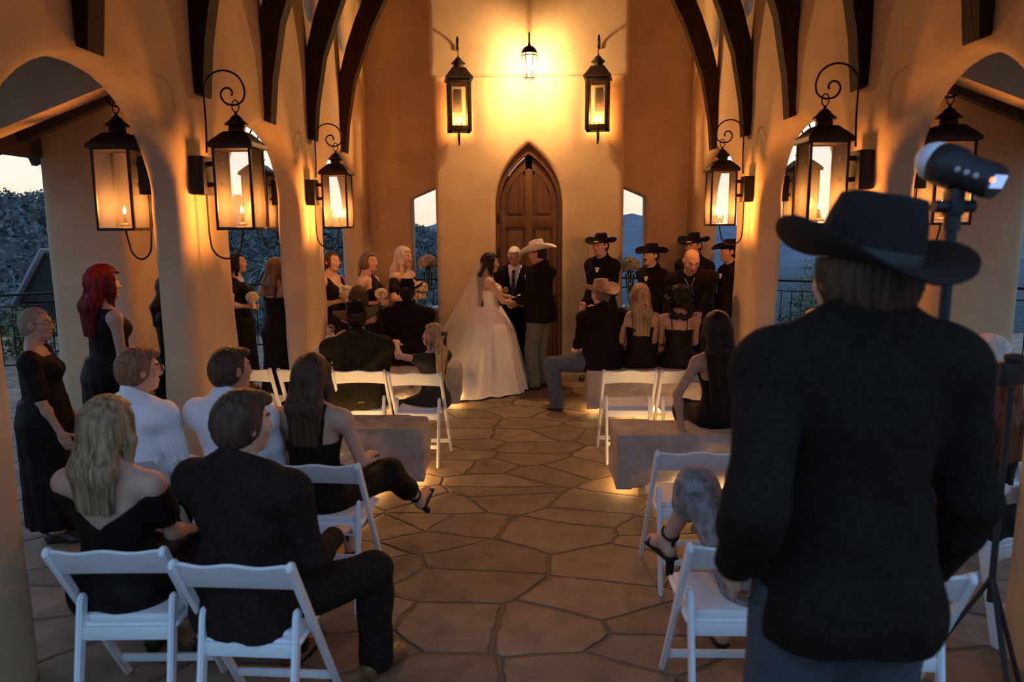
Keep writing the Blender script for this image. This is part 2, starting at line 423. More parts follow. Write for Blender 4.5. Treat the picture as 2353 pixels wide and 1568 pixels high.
solid2d('trim_1', lambda X, Z: rect(X, Z, -1.24, 1.275, 3.80, 6.2), (-1.24, 3.8), (1.275, 6.2), .03, 'y', 9.68, 9.95, k=.05)
def wing(name, s):
    def fn(X, Z):
        w = rect(X, Z, min(s*1.0, s*2.45), max(s*1.0, s*2.45), -.08, 6.2)
        A = np.abs(X)
        op = np.maximum(rect(A, Z, .85, 1.585, .82, 2.72), (Z - (2.325 + (1.585 - A)*.42)))
        return -_smin(-w, op, .03)
    return solid2d(name, fn, (min(s*1.0, s*2.45), -.08), (max(s*1.0, s*2.45), 6.2), .03, 'y', 10.2, 10.5, k=.05)
solid2d('wall_sky_blocker', lambda X, Z: np.maximum(rect(X, Z, -2.45, 2.45, 3.0, 5.6), -9.0), (-2.45, 3.0), (2.45, 5.6), .06, 'y', 1.66, 1.98, k=.08)  # unseen header added over the entry to keep sky light off the deeper pillars
wing('wall_wing_left', -1); wing('wall_wing_right', 1)
for i, s in ((2, -1), (3, 1)):
    m = MB(); m.box((s*1.4, 10.34, .80), (.46, .40, .05), bev=.012)
    tag(m.build('trim_%d' % i, mat('pale_sill_stone', (.62, .60, .58), .8, var=.08, scale=12)), kind='structure')
# gallery piers
for i, s in ((4, -1), (5, 1)):
    for j, yc in enumerate((7.0,)):
        x0, x1 = sorted((s*3.80, s*4.60))
        solid2d('trim_%d' % (i + 2*j), lambda X, Z: rect(X, Z, x0, x1, -.08, 3.6), (x0, -.08), (x1, 3.6), .045, 'y', yc, yc + .85, k=.08)
# floor, entry step
m = MB()
n = 40
m.quadgrid([[(-12 + 24*i/n, -4 + 17.2*j/n, 0) for j in range(n + 1)] for i in range(n + 1)])
fl = tag(m.build('floor', FLAG), kind='structure')
m = MB(); m.box((0, -1.05, .08), (4.2, 5.7, .16), bev=.02)
tag(m.build('floor_entry', FLAG), kind='structure')
# gable ceiling over the nave (boards) and the two lean-to galleries
m = MB()
for s in (-1, 1):
    m.prism([(s*2.5, 5.35), (s*2.5, 5.45), (0, 7.3), (0, 7.2)], 'y', 1.6, 10.6)
tag(m.build('ceiling', CEILW), kind='structure')
for s, nm in ((-1, 'ceiling_left'), (1, 'ceiling_right')):
    m = MB(); m.prism([(s*2.38, 3.72), (s*2.38, 3.80), (s*4.95, 2.76), (s*4.95, 2.68)], 'y', 1.9, 9.0)
    for k in range(11):
        y = 2.1 + k*.66
        m.bar((s*2.39, y, 3.64), (s*4.9, y, 2.63), .08, .14, .006)
    m.box((s*4.62, 5.45, 2.70), (.16, 7.1, .18), bev=.01)
    tag(m.build(nm, CEILW), kind='structure')
    # stucco rib that props the lean-to off the second pillar
    m = MB(); m.prism([(s*2.36, 2.80), (s*2.36, 3.5), (s*4.6, 2.7), (s*4.6, 1.99)], 'y', 4.42, 4.56)
    tag(m.build('trim_%d' % (8 if s < 0 else 9), STUCCO), kind='structure')
# ---------------------------------------------------------------- chapel door
def door():
    d = empty('door_1', (.01, 9.86, 0)); tag(d, kind='structure')
    fr = MB()
    o = [(x - (.022 if x > 0 or z < 2.62 or z > 2.93 else -.012)*(-1 if x > 0 else 1), z + (.02 if x > 0 and z > 2.4 else 0)) for x, z in pointed_pts(DA - .004, DZS, DZT - .012, 14, 0.0)]; i_ = pointed_pts(DA - .055, DZS, DZT - .125, 14, 0.0)
    for a, b in ((0, 1),):
        A = [fr.bm.verts.new((x, -.06, z)) for x, z in o]; B = [fr.bm.verts.new((x, -.06, z)) for x, z in i_]
        C = [fr.bm.verts.new((x, .05, z)) for x, z in o]; D = [fr.bm.verts.new((x, .05, z)) for x, z in i_]
        for k in range(len(A) - 1):
            for q in ((A, B), (D, C), (B, D), (C, A)): fr.bm.faces.new((q[0][k], q[0][k+1], q[1][k+1], q[1][k]))
    fr.build('door_frame', DOORW, d)
    lf = MB(); lf.prism([((x*1.05, z + .02) if not (x < -.02 and 2.58 < z < 2.9) else (x + .010, z - .012)) for x, z in pointed_pts(DA - .06, DZS, DZT - .13, 20, 0.015)], 'y', .01, .045)
    leaf = lf.build('door_leaf', DOORW, d)
    st = MB()      # raised rails and stiles
    for x in (-.345, 0, .345): st.box((x, .0, 1.1 if x else 1.425), (.075 if x else .10, .03, 2.15 if x else 2.87), bev=.008)
    for z in (.10, .95, 2.0): st.box((0, .0, z), (.74, .028, .15), bev=.008)
    o = pointed_pts(DA - .062, DZS, DZT - .14, 12); i_ = pointed_pts(DA - .13, DZS, DZT - .30, 12)
    A = [st.bm.verts.new((x, -.015, z)) for x, z in o]; B = [st.bm.verts.new((x, -.015, z)) for x, z in i_]; C = [st.bm.verts.new((x, .012, z)) for x, z in i_]
    for k in range(len(A) - 1):
        st.bm.faces.new((A[k], A[k+1], B[k+1], B[k])); st.bm.faces.new((B[k], B[k+1], C[k+1], C[k]))
    st.build('door_rail', DOORW, d)
    pn = MB()
    for s in (-1, 1):
        pn.box((s*.178, .004, 1.47), (.20, .03, .82), bev=.014); pn.box((s*.178, .004, .52), (.20, .03, .62), bev=.014)
        q = [(s*x, z) for x, z in ((.075, 2.11), (.275, 2.11), (.272, 2.25), (.245, 2.40), (.20, 2.52), (.14, 2.61), (.075, 2.66))]
        pn.prism(q if s > 0 else q[::-1], 'y', -.010, .02)
    pn.build('door_panel', DOORW, d)
    hg = MB()
    for z in (.5, 1.6, 2.05): hg.box((-.40, -.055, z), (.03, .03, .12), bev=.006)
    hg.build('hinge', IRON, d)
    kb = MB(); kb.lathe([(.0, 0), (.012, .0), (.012, .04), (.028, .05), (.03, .07), (.018, .085), (0, .088)], n=14); kb.xform(Matrix.Translation((.33, -.01, 1.02)) @ Matrix.Rotation(PI/2, 4, 'X'))
    kb.build('door_knob', IRON, d)
door()
# ---------------------------------------------------------------- timber braces
def brace(name_lab, s, y):
    """curved brace: stands against the wall at the tip, then leans over the nave"""
    inner = [(2.095, 2.79), (2.06, 3.12), (1.97, 3.58), (1.85, 3.90), (1.733, 4.19), (1.53, 4.57), (1.1, 5.2), (.55, 5.95), (.12, 6.45)]
    outer = [(2.15, 2.81), (2.15, 3.2), (2.145, 3.60), (2.04, 3.96), (1.93, 4.25), (1.73, 4.68), (1.31, 5.35), (.75, 6.12), (.30, 6.62)]
    m = MB(); h = .07
    P = []
    for t in range(len(inner)):
        (xi, zi), (xo, zo) = inner[t], outer[t]
        P.append([(s*xi, y - h, zi), (s*xo, y - h, zo), (s*xo, y + h, zo), (s*xi, y + h, zi)])
    vs = m.quadgrid(P, False, True); m.bm.faces.new(vs[0]); m.bm.faces.new(vs[-1])
    bmesh.ops.bevel(m.bm, geom=[e for e in m.bm.edges if abs(e.calc_face_angle(0)) > .8], offset=.008, segments=1, affect='EDGES')
    o = m.build('timber_brace', WOOD); tag(o, name_lab, 'beam', 'curved timber braces along the nave walls')
BY = [3.72, 4.98, 6.25, 7.5, 8.76]
where = ['nearest the camera, over the front arch', 'above the pillar with the big near lantern', 'above the crown of the middle arch', 'above the farther lantern pillar', 'above the last arch before the altar', 'next to the wing wall by the altar']
for s, sd in ((-1, 'left'), (1, 'right')):
    for y, w in zip(BY[:5], where): brace('dark curved timber brace on the %s wall, %s' % (sd, w), s, y)
# ---------------------------------------------------------------- lanterns
def flames(root, W, z0, n=4, power=5.0, lightz=.09):
    b = MB(); f = MB()
    pts = [(.0, 0)] if n == 1 else [(W*.16*math.cos(k*2*PI/n + .5), W*.16*math.sin(k*2*PI/n + .5)) for k in range(n)]
    b.lathe([(.0, 0), (.035, 0), (.03, .012), (.012, .02), (.01, .05), (0, .05)], (0, 0, z0), 12)
    for x, y in pts: b.tube([(x*.3, y*.3, z0 + .02), (x, y, z0 + .035), (x, y, z0 + .075)], .006, 6)
    b.build('gas_burner', COPPER, root)
    for i, (x, y) in enumerate(pts):
        hh = .055 + .012*((i*7) % 3)
        fm = MB(); fm.lathe([(.0, 0), (.007, .008), (.011, .02), (.008, .036), (.003, .05), (0, .06)], (x, y, z0 + .075), 8)
        for v in fm.bm.verts: v.co.z = z0 + .075 + (v.co.z - z0 - .075)*hh/.06
        fm.build('flame', FLAME, root, smooth=True)
    ld = bpy.data.lights.new('flame_light', 'POINT'); ld.energy = power; ld.color = (1.0, .355, .078); ld.shadow_soft_size = .05
    lo = bpy.data.objects.new('flame_light', ld); lo.location = (0, 0, z0 + lightz + .03); link(lo, root)
def lantern(loc, rz, W, H, fw, label, group, scroll=True, power=5.0, gap=.08, big_frame=False, nfl=4):
    """copper lantern: origin under the cage centre, bracket box on the wall side (+x)"""
    r = empty('copper_lantern', loc, rz); tag(r, label, 'lantern', group)
    h = W/2
    c = MB()
    for sx in (-1, 1):
        for sy in (-1, 1): c.box((sx*(h - fw/2), sy*(h - fw/2), H/2), (fw, fw, H), bev=.002)
    for z, t in ((fw*.6, fw*1.2), (H - fw*.6, fw*1.2)):
        for s in (-1, 1):
            c.box((s*(h - fw/2), 0, z), (fw, W - fw*1.2, t), bev=.002); c.box((0, s*(h - fw/2), z), (W - fw*1.2, fw, t), bev=.002)
    c.box((0, 0, .006), (W*.99, W*.99, .012), bev=.003)
    c.build('cage', COPPER, r)
    for i, (x, y, a) in enumerate(((0, -1, 0), (0, 1, 0), (-1, 0, 1), (1, 0, 1))):
        g = MB(); q = h - fw*.5
        d = (W - fw*1.6, .003, H - fw*2) if a == 0 else (.003, W - fw*1.6, H - fw*2)
        g.box((x*q, y*q, H/2), d); g.build('glass_pane', GLASS, r)
    rf = MB(); e = h*1.16; t = h*.56; rh = W*(.36 if scroll else .46)
    def sq(a, z): return [(-a, -a, z), (a, -a, z), (a, a, z), (-a, a, z)]
    vs = rf.quadgrid([sq(e, H - .012), sq(e, H + .012), sq(h*1.04, H + .03), sq(t, H + rh), sq(t*.8, H + rh + .004)], False, True)
    rf.bm.faces.new(vs[0][::-1]); rf.bm.faces.new(vs[-1]); rf.build('roof', COPPER, r)
    cp = MB(); z = H + rh; k = W/.24
    cp.lathe([(.0, z - .01), (.052*k, z - .01), (.05*k, z + .035*k), (.046*k, z + .04*k), (.074*k, z + .045*k), (.072*k, z + .052*k), (.045*k, z + .075*k), (.028*k, z + .098*k), (.010*k, z + .11*k), (.010*k, z + .125*k), (0, z + .126*k)], n=20)
    cp.build('chimney_cap', COPPER, r)
    zt = z + .126*k
    rg = MB()
    pts = [(.022*k*math.cos(a), 0, zt + .035*k + .036*k*math.sin(a)) for a in [2*PI*i/18 for i in range(19)]]
    rg.tube(pts, .004*k, 6, cap=False); rg.build('hanging_ring', IRON, r)
    xb = h + gap                                           # wall bracket
    bx = MB(); bd = .09 if not big_frame else .05
    bx.box((xb + bd/2, 0, H*.66), (bd, .155 if not big_frame else .10, H*.46), bev=.006); bx.build('bracket_box', IRON, r)
    sc = MB(); zc = zt + .075*k
    if scroll:
        K = [(.20, .50), (.193, .66), (.193, .86), (.179, .93), (.128, .978), (.068, .994), (.009, .980), (-.037, .943), (-.062, .88), (-.054, .824), (-.020, .793), (.022, .787), (.062, .80), (.086, .836), (.083, .867), (.057, .889), (.028, .884), (.014, .858), (.026, .841)]
        pts = []
        for i in range(len(K) - 1):
            p0, p1, p2, p3 = (Vector(K[max(0, min(len(K) - 1, i + d))]) for d in (-1, 0, 1, 2))
            for j in range(4):
                t = j/4; q = .5*((2*p1) + (p2 - p0)*t + (2*p0 - 5*p1 + 4*p2 - p3)*t*t + (3*p1 - p0 - 3*p2 + p3)*t**3)
                pts.append((q.x*k, 0, (q.y - .745)*k + zt))
        sc.tube(pts, [.0065*k]*len(pts), 6)
        lw = [(xb + .02, 0, H*.43), (xb + .02, 0, -.02), (xb + .015, 0, -.08)]
        for i in range(1, 15):
            a = -PI*i/14*.97; lw.append((xb + .015 - (xb*.5)*(1 - math.cos(a)) , 0, -.08 + .105*math.sin(a)*1.0))
        lw.append((0.0, 0, -.02)); lw.append((0, 0, .0))
        lw2 = MB(); lw2.tube(lw, .0065, 6); lw2.build('lower_scroll', IRON, r)
    else:
        pts = [(xb + .02, 0, zt + .11)] + [(xb*.55 + (xb*.45 + .02)*math.cos(a), 0, zt + .15 + .09*math.sin(a)) for a in [PI*i/14*1.15 for i in range(15)]]
        pts.append((0, 0, zt + .07)); sc.tube(pts, .011, 6)
        lw2 = MB(); lw2.tube([(.0, 0, .0), (.0, 0, -.06), (.02, 0, -.12), (.06, 0, -.15), (xb - .02, 0, -.06), (xb + .02, 0, .02)], .009, 6); lw2.build('lower_scroll', IRON, r)
    sc.build('scroll_bracket', IRON, r)
    sup = MB(); sup.bar((h - .01, 0, H*.55), (xb + .01, 0, H*.55), .05, .03, .003); sup.bar((h - .01, 0, H*.8), (xb + .01, 0, H*.8), .05, .03, .003); sup.build('bracket_arm', IRON, r)
    flames(r, W, .03, nfl, power)
    return r
zb = 1.935
G1 = 'square copper lanterns on the pillars'
for s, sd in ((-1, 'left'), (1, 'right')):
    rz = PI if s < 0 else 0.0
    for y, w in ((4.83, 'near'), (7.30, 'farther')):
        lantern((s*1.855, y, zb), rz, .245, .525, .016, 'copper gas lantern on the aisle side of the %s wall, on its %s pillar' % (sd, w), G1, power=25.0 if y < 6 else 48.0, nfl=1 if y < 6 else 4)
        lantern((s*2.625, y, zb), PI - rz, .245, .525, .016, 'copper gas lantern on the outer gallery side of the %s %s pillar' % (sd, w), G1, power=21.0, nfl=1, gap=.022)
for x, w in ((-.845, 'left'), (.855, 'right')):
    lantern((x, 9.41, 3.10), PI/2 + (.16 if x < 0 else -.16), .285, .62, .05, 'tall copper lantern high on the altar wall, %s of the bright lamp' % w, 'altar wall lanterns', scroll=False, power=34.0, gap=.09, big_frame=True)
def altar_lamp():
    r = empty('wall_lamp', (.02, 9.25, 3.70)); tag(r, 'small glowing wall lamp centred above the pointed chapel door', 'lamp')
    cg = MB()
    for k in range(6):
        a = 2*PI*k/6; c, s = math.cos(a), math.sin(a)
        cg.tube([(c*.055, s*.055, 0), (c*.07, s*.07, .12), (c*.092, s*.092, .25), (c*.088, s*.088, .29)], .005, 5)
    for rr, z in ((.055, 0), (.092, .25)):
        cg.tube([(rr*math.cos(a), rr*math.sin(a), z) for a in [2*PI*i/24 for i in range(25)]], .007, 6, cap=False)
    cg.build('cage', COPPER, r)
    dm = MB(); dm.lathe([(.095, .275), (.09, .31), (.07, .34), (.04, .36), (.02, .37), (.012, .40), (0, .41)], n=20); dm.build('dome_cap', COPPER, r)
    gl = MB(); gl.lathe([(.048, .01), (.062, .12), (.082, .24)], n=20, cap=False); gl.build('glass_shade', GLASS, r, smooth=True)
    bl = MB(); bl.lathe([(0, .06), (.02, .065), (.034, .10), (.034, .135), (.018, .19), (0, .20)], n=14); bl.build('bulb', HOT, r, smooth=True)
    ar = MB(); ar.tube([(0, 0, .40), (0, .0, .50), (0, .06, .53), (0, .20, .52), (0, .36, .46), (0, .48, .44)], .010, 6)
    ar.build('arm', COPPER, r)
    ld = bpy.data.lights.new('bulb_light', 'POINT'); ld.energy = 350; ld.color = (1.0, .60, .25); ld.shadow_soft_size = .06
    lo = bpy.data.objects.new('bulb_light', ld); lo.location = (0, -.0, .13); link(lo, r)
altar_lamp()
# ---------------------------------------------------------------- stone benches
def bench(x0, x1, y0, y1, label, seed):
    r = empty('stone_bench', ((x0 + x1)/2, (y0 + y1)/2, 0)); tag(r, label, 'bench', 'limestone benches in two rows')
    hx, hy = (x1 - x0)/2, (y1 - y0)/2; v = .02
    rr = random.Random(seed); ph = rr.uniform(0, 6)
    xs = np.arange(-hx - .08, hx + .08, v); ys = np.arange(-hy - .08, hy + .08, v); zs = np.arange(.0, .58, v)
    X, Y, Z = np.meshgrid(xs, ys, zs, indexing='ij')
    wob = .008*np.sin(7*X + ph + 2*np.sin(6*Z + ph)) * np.sin(9*Z + 3*Y) + .005*np.sin(19*X + 3*np.sin(13*Z))*np.sin(17*Y + 15*Z)
    q = [np.abs(X) - hx, np.abs(Y) - hy, np.abs(Z - .28) - .20]
    d = np.maximum(q[0] + wob, np.maximum(q[1] + wob, q[2] + wob*.3)); d = -_smin(-d, -(d - 0), .0)
    V, Fq = nets(d, np.array([xs[0], ys[0], zs[0]]), v)
    ob('bench_block', np_mesh('bench_block', V, Fq, [LIME]), r)
    p = MB(); p.box((0, 0, .045), (2*hx - .34, 2*hy - .20, .09), bev=.01); p.build('plinth', LIME, r)
    l = MB()
    sg = 1 if (x0 + x1) > 0 else -1                     # strips run along the foot of the block, away from the aisle end
    l.box((sg*.02, hy + .012, .075), (2*hx - .12, .022, .018))
    l.build('light_strip', LEDM, r); l = MB()
    l.box((sg*.14, -hy - .012, .075), (2*hx - .34, .022, .018)); l.box((-sg*(hx - .06), .02, .068), (.012, .22, .012))
    l.build('light_strip', LEDF, r)
    return r
bench(-2.1, -.735, 7.67, 8.10, 'front limestone bench left of the aisle, under the seated man in black hat and suit', 1)
bench(.60, 2.1, 7.42, 7.86, 'front limestone bench right of the aisle, under the man in the tan hat', 2)
bench(-2.1, -.775, 5.24, 5.66, 'second limestone bench left of the aisle, empty, ahead of the woman with crossed legs', 3)
bench(.625, 2.1, 5.08, 5.52, 'second limestone bench right of the aisle, under the woman with very long dark hair', 4)
# ---------------------------------------------------------------- white folding chairs
def chair_proto():
    r = empty('folding_chair', (0, 0, 0))
    hw = .212
    # slanted posts: back top -> front foot
    for s in (-1, 1):
        p = MB(); p.prism([(-.265, .775), (-.25, .80), (-.225, .795), (.245, .0), (.205, .0)], 'x', s*hw - .011, s*hw + .011)
        bmesh.ops.bevel(p.bm, geom=p.bm.edges[:], offset=.005, segments=2, affect='EDGES'); p.build('post', RESIN, r)
        l = MB(); l.prism([(-.145, .53), (-.13, .555), (-.105, .555), (-.092, .53), (-.225, .0), (-.265, .0)], 'x', s*(hw - .035) - .011, s*(hw - .035) + .011)
        bmesh.ops.bevel(l.bm, geom=l.bm.edges[:], offset=.006, segments=2, affect='EDGES'); l.build('rear_leg', RESIN, r)
    b = MB(); P = []
    nx = 14
    for i in range(nx + 1):
        u = -1 + 2*i/nx; x = u*(hw - .008); dy = -.030*(1 - u*u)
        zt = .785 + .012*(1 - u*u) - .010*math.sin(u*PI)**2; zb_ = .668 + .016*(1 - u*u)
        y0 = -.232
        P.append([(x, y0 + dy - .010, zt - .006), (x, y0 + dy, zt), (x, y0 + dy + .012, zt - .005), (x, y0 + dy + .064, zb_ + .004), (x, y0 + dy + .052, zb_ - .003), (x, y0 + dy + .044, zb_ + .004)])
    vs = b.quadgrid(P, False, True); b.bm.faces.new(vs[0]); b.bm.faces.new(vs[-1][::-1]); b.build('backrest', RESIN, r)
    s_ = MB(); s_.box((0, .045, .432), (.395, .37, .022), bev=.010, seg=3)
    s_.build('seat', RESIN, r)
    pd = MB(); pd.box((0, .05, .452), (.36, .335, .026), bev=.013, seg=3); pd.build('seat_pad', PAD, r)
    rl = MB(); rl.bar((-hw + .04, -.145, .405), (hw - .04, -.145, .405), .02, .055, .005); rl.build('rear_rail', RESIN, r)
    st = MB(); st.bar((-hw + .04, -.205, .165), (hw - .04, -.205, .165), .018, .035, .005); st.build('rear_stretcher', RESIN, r)
    st = MB(); st.bar((-hw + .01, .165, .11), (hw - .01, .165, .11), .018, .035, .005); st.build('front_stretcher', RESIN, r)
    return r
CHAIR = chair_proto(); _used = [0]
def chair(x, ypost, label, rz=0.0):
    o = CHAIR if not _used[0] else copy_tree(CHAIR); _used[0] = 1
    y = ypost + .245
    o.location = (x, y, 0); o.rotation_euler = (0, 0, rz); tag(o, label, 'chair', 'white folding chairs'); return o
CH = [
 (-.905, 5.80, 'white folding chair the long-haired girl with the hair bow sits on', -.06),
 (-1.39, 5.90, 'white folding chair the man in olive jacket and black hat sits on', 0),
 (-1.87, 5.98, 'empty white folding chair beside the lantern pillar, partly hidden by the brown-haired woman', .02),
 (-2.37, 5.97, 'empty white folding chair farthest left in its row, partly behind the man in white shirt', .04),
 (.82, 5.88, 'empty white folding chair at the aisle in the row behind the front right bench', 0),
 (1.285, 5.87, 'empty white folding chair second from the aisle, behind the front right bench', 0),
 (-1.05, 3.50, 'white folding chair under the woman with crossed legs in black sandals', -.03),
 (-1.59, 3.60, 'white folding chair under the right-hand man in white shirt', 0),
 (-2.11, 3.58, 'white folding chair under the man in white shirt and glasses', .03),
 (.875, 3.70, 'empty white folding chair with a bare seat, behind the second right bench', 0),
 (1.36, 3.70, 'white folding chair in the third right row hidden behind the standing man in the foreground', 0),
 (-1.56, 2.52, 'nearest white folding chair on the far left, under the blonde woman with bare shoulders', .03),
 (-1.03, 2.41, 'nearest white folding chair on the left aisle side, under the man in brown suit', -.05),
 (.80, 2.57, 'nearest white folding chair at the right aisle side, beside the standing man', 0),
 (1.29, 2.36, 'white folding chair at the far right edge, partly hidden by the standing man', -.12),
]
for c in CH: chair(*c)
# ---------------------------------------------------------------- people
SKIN = {'light': (.56, .33, .23), 'tan': (.45, .25, .16), 'mid': (.36, .19, .12), 'pale': (.62, .40, .30)}
def skin_mat(k): return mat('skin_' + k, SKIN[k], .55, var=.06, scale=30, sub=.08)
LIPS = mat('lips', (.33, .10, .08), .45); EYE = mat('eye_dark', (.03, .02, .017), .3); EYEW = mat('eye_white', (.6, .55, .5), .35); BROW = mat('eyebrow', (.07, .04, .025), .8)
BLACK = mat('black_suit_cloth', (.011, .0075, .0055), .85, var=.25, scale=40, spec=.08)
BLACKD = mat('black_dress_cloth', (.013, .009, .008), .6, var=.3, scale=12, spec=.08)
CHAR = mat('charcoal_wool', (.016, .011, .008), .9, var=.3, scale=60, bump=.0008, spec=.08)
BROWNS = mat('dark_brown_wool', (.022, .015, .011), .9, var=.3, scale=50, spec=.08)
OLIVE = mat('dark_olive_cloth', (.028, .024, .014), .9, var=.3, scale=30, spec=.08)
WSHIRT = mat('white_shirt_cotton', (.82, .82, .86), .8, var=.05, scale=10, bump=.003)
JEAN = mat('blue_denim', (.065, .085, .12), .85, var=.3, scale=40)
GJEAN = mat('grey_denim', (.12, .125, .115), .85, var=.25, scale=30)
SHOE = mat('dark_leather', (.03, .018, .012), .4, var=.2, scale=20)
TANSHOE = mat('tan_leather', (.20, .085, .035), .3, var=.2, scale=15)
IVORY = mat('ivory_satin', (.86, .80, .74), .5, var=.03, scale=5, sheen=.3)
def hair_mat(n, c1, c2, st=(60, 60, 3)): return mat('hair_' + n, c1, .48, scale=1.0, stretch=st, col2=c2, bump=.003, detail=3, spec=.16)
H_BLOND = lambda: hair_mat('blond', (.16, .085, .035), (.52, .36, .19))
H_PLAT = lambda: hair_mat('pale_blond', (.42, .30, .19), (.80, .66, .50))
H_DARK = lambda: hair_mat('dark', (.010, .006, .005), (.028, .017, .012))
H_BRN = lambda: hair_mat('brown', (.035, .017, .010), (.10, .055, .03))
H_LBRN = lambda: hair_mat('light_brown', (.10, .055, .03), (.26, .16, .09))
H_GING = lambda: hair_mat('sandy', (.13, .06, .03), (.30, .15, .08))
H_RED = lambda: hair_mat('red', (.035, .003, .004), (.22, .012, .012))
H_WHITE = lambda: hair_mat('white', (.55, .48, .42), (.85, .80, .74))
H_AUB = lambda: hair_mat('auburn', (.07, .025, .012), (.20, .08, .04))
def v3(*a): return np.array(a, float)
def unit(v): return v / (np.linalg.norm(v) + 1e-9)
def ik(a, t, l1, l2, pole):
    d = t - a; L = np.linalg.norm(d); L = min(max(L, abs(l1 - l2) + .02), l1 + l2 - .004); u = unit(d)
    t = a + u*L
    x = (l1*l1 - l2*l2 + L*L)/(2*L); y = math.sqrt(max(l1*l1 - x*x, 0))
    p = pole - u*(pole @ u); p = unit(p)
    return a + u*x + p*y, t
class Person:
    """a posed figure. Local frame: +y is where the person faces, z up, origin on the floor below the pelvis."""
    def __init__(s, label, x, y, face, h=1.75, sex='m', pose='stand', seat=.465, lean=(0, 0, 0), head=(0, 0, 0), LH=None, RH=None, LF=None, RF=None, wide=1.0, belly=0.0,
                 skin='light', z0=0.0, kneeR=None, kneeL=None, poleL=None, poleR=None, curl=.5, pel=None, face_detail=False, palmL=None, palmR=None, neck=0.0, fingers=True, name='person', heel=0.0, vox=None):
        s.label, s.sex, s.h, s.k = label, sex, h, h/1.75; k = s.k
        s.x, s.y, s.z0, s.face = x, y, z0, face; s.skin = skin; s.wide = wide; s.fd = face_detail; s.fingers = fingers
        dist = max(1.2, math.hypot(x, y)); s.vox = vox or min(max(dist*.0016, .007), .0135)
        f = sex == 'f'; g = wide
        sit = pose == 'sit'; s.sit = sit
        s.P = v3(0, 0, (seat/k + .075) if sit else .93 + heel) if pel is None else v3(*pel)/k
        T = _rot3((-R_(lean[0]), R_(lean[1]), R_(lean[2]))); s.T = T
        pt = lambda *a: s.P + T @ v3(*a)
        s.pt = pt
        s.shw = (.172 if f else .195)*g; s.waist = pt(0, .005 + belly*.3, .15); s.chest = pt(0, 0, .34); s.nb = pt(0, -.02, .515); s.sh = {q: pt(q*s.shw, -.015, .432) for q in (-1, 1)}
        s.hr = v3((.165 if f else .160)*g, .118*(g*.5 + .5) + belly*.3, .125); s.wr = v3((.122 if f else .142)*g + belly*.5, .098 + belly, .15); s.cr = v3((.140 if f else .160)*g, .108 + belly*.3, .165)
        Hd = _rot3((R_(head[1]), R_(head[2]), R_(head[0]))) ; s.Hd = Hd     # yaw (left +), pitch (up +), roll
        s.hc = s.nb + T @ v3(0, .015, .075) + Hd @ v3(0, .02, .085) + v3(0, 0, neck)
        s.bw = .0525 if not f else .043
        # arms
        s.arm = {}
        for q, tgt, pole in ((-1, LH, poleL), (1, RH, poleR)):
            S = s.sh[q]
            t = (v3(*tgt)/k) if tgt is not None else (S + v3(q*.075, .04, -.53) if not sit else s.P + v3(q*.13, .34, .09))
            pl = v3(*pole) if pole is not None else v3(q*.35, -1, -.15 if not sit else -.5)
            E, Wp = ik(S, t, .285, .255, pl); s.arm[q] = (S, E, Wp)
        s.leg = {}
        for q, tgt, pole in ((-1, LF, kneeL), (1, RF, kneeR)):
            Hj = s.P + v3(q*.092*g, 0, -.03)
            t = (v3(*tgt)/k) if tgt is not None else (v3(q*.11, .02, .08 + heel) if not sit else v3(q*.13, .40, .085))
            pl = v3(*pole) if pole is not None else v3(q*.12, 1, .35 if sit else 0)
            K, A = ik(Hj, t, *((.44, .42) if sit else (.425, .402)), pl); s.leg[q] = (Hj, K, A)
        s.footdir = {}
        for q in (-1, 1):
            Hj, K, A = s.leg[q]; d = A - K
            fd = v3(q*.18, 1, 0) if abs(d[2]) > .3 else v3(0, 1, 0)
            sh = unit(d); fd = unit(fd - sh*(fd @ sh)*.55); s.footdir[q] = fd
        s.palm = {-1: palmL, 1: palmR}; s.curl = curl; s.heel = heel
        s.root = None; s.parts = []
    # ---- primitive sets
    def torso(s, e=0.0):
        f = s.sex == 'f'; p = [ell(s.P, s.hr + e, s.T if not s.sit else I3, .05), ell(s.waist, s.wr + e, s.T, .08), ell(s.chest, s.cr + e, s.T, .07)]
        a, b = s.sh[-1], s.sh[1]; c = (a + b)/2
        p.append(cap(c + (a - c)*.78, c + (b - c)*.78, .062 + e, .062 + e, .05))
        for q in (-1, 1):
            p.append(cap(s.nb + s.T @ v3(q*.03, 0, .02), c + (s.sh[q] - c)*.72 + s.T @ v3(0, 0, .012), .042 + e*.8, .045 + e*.8, .05))
            p.append(ell(s.P + s.T @ v3(q*.075, -.055, -.05), v3(.085*s.wide, .085, .09) + e, I3, .05))
            if f: p.append(ell(s.chest + s.T @ v3(q*.068, .085, .0), v3(.062, .062, .060) + e, s.T, .04))
        return p
    def armp(s, q, e=0.0, upto=1.0):
        S, E, Wp = s.arm[q]; b = s.bw; p = [ell(S, v3(1, 1, 1)*(b*1.18) + e, I3, .05), cap(S, E, b + e, b*.80 + e, .03)]
        if upto >= 1: p += [cap(E, Wp, b*.80 + e, b*.54 + e, .02), ell(E + (Wp - E)*.3, v3(b*.84, b*.84, b*.84) + e, I3, .03)]
        else: p[-1] = cap(S, S + (E - S)*upto, b + e, b*.9 + e, .03)
        return p
    def legp(s, q, e=0.0, e2=None):
        Hj, K, A = s.leg[q]; e2 = e if e2 is None else e2
        w = .5 + .5*s.wide
        return [cap(Hj, K, .088*w + e, .058 + e2, .05), cap(K, A, .057 + e2, .038 + e2, .03), ell(K + (A - K)*.28 + unit(np.cross(A - K, v3(1, 0, 0)))*-.012, v3(.056, .056, .09) + e2, I3, .04)]
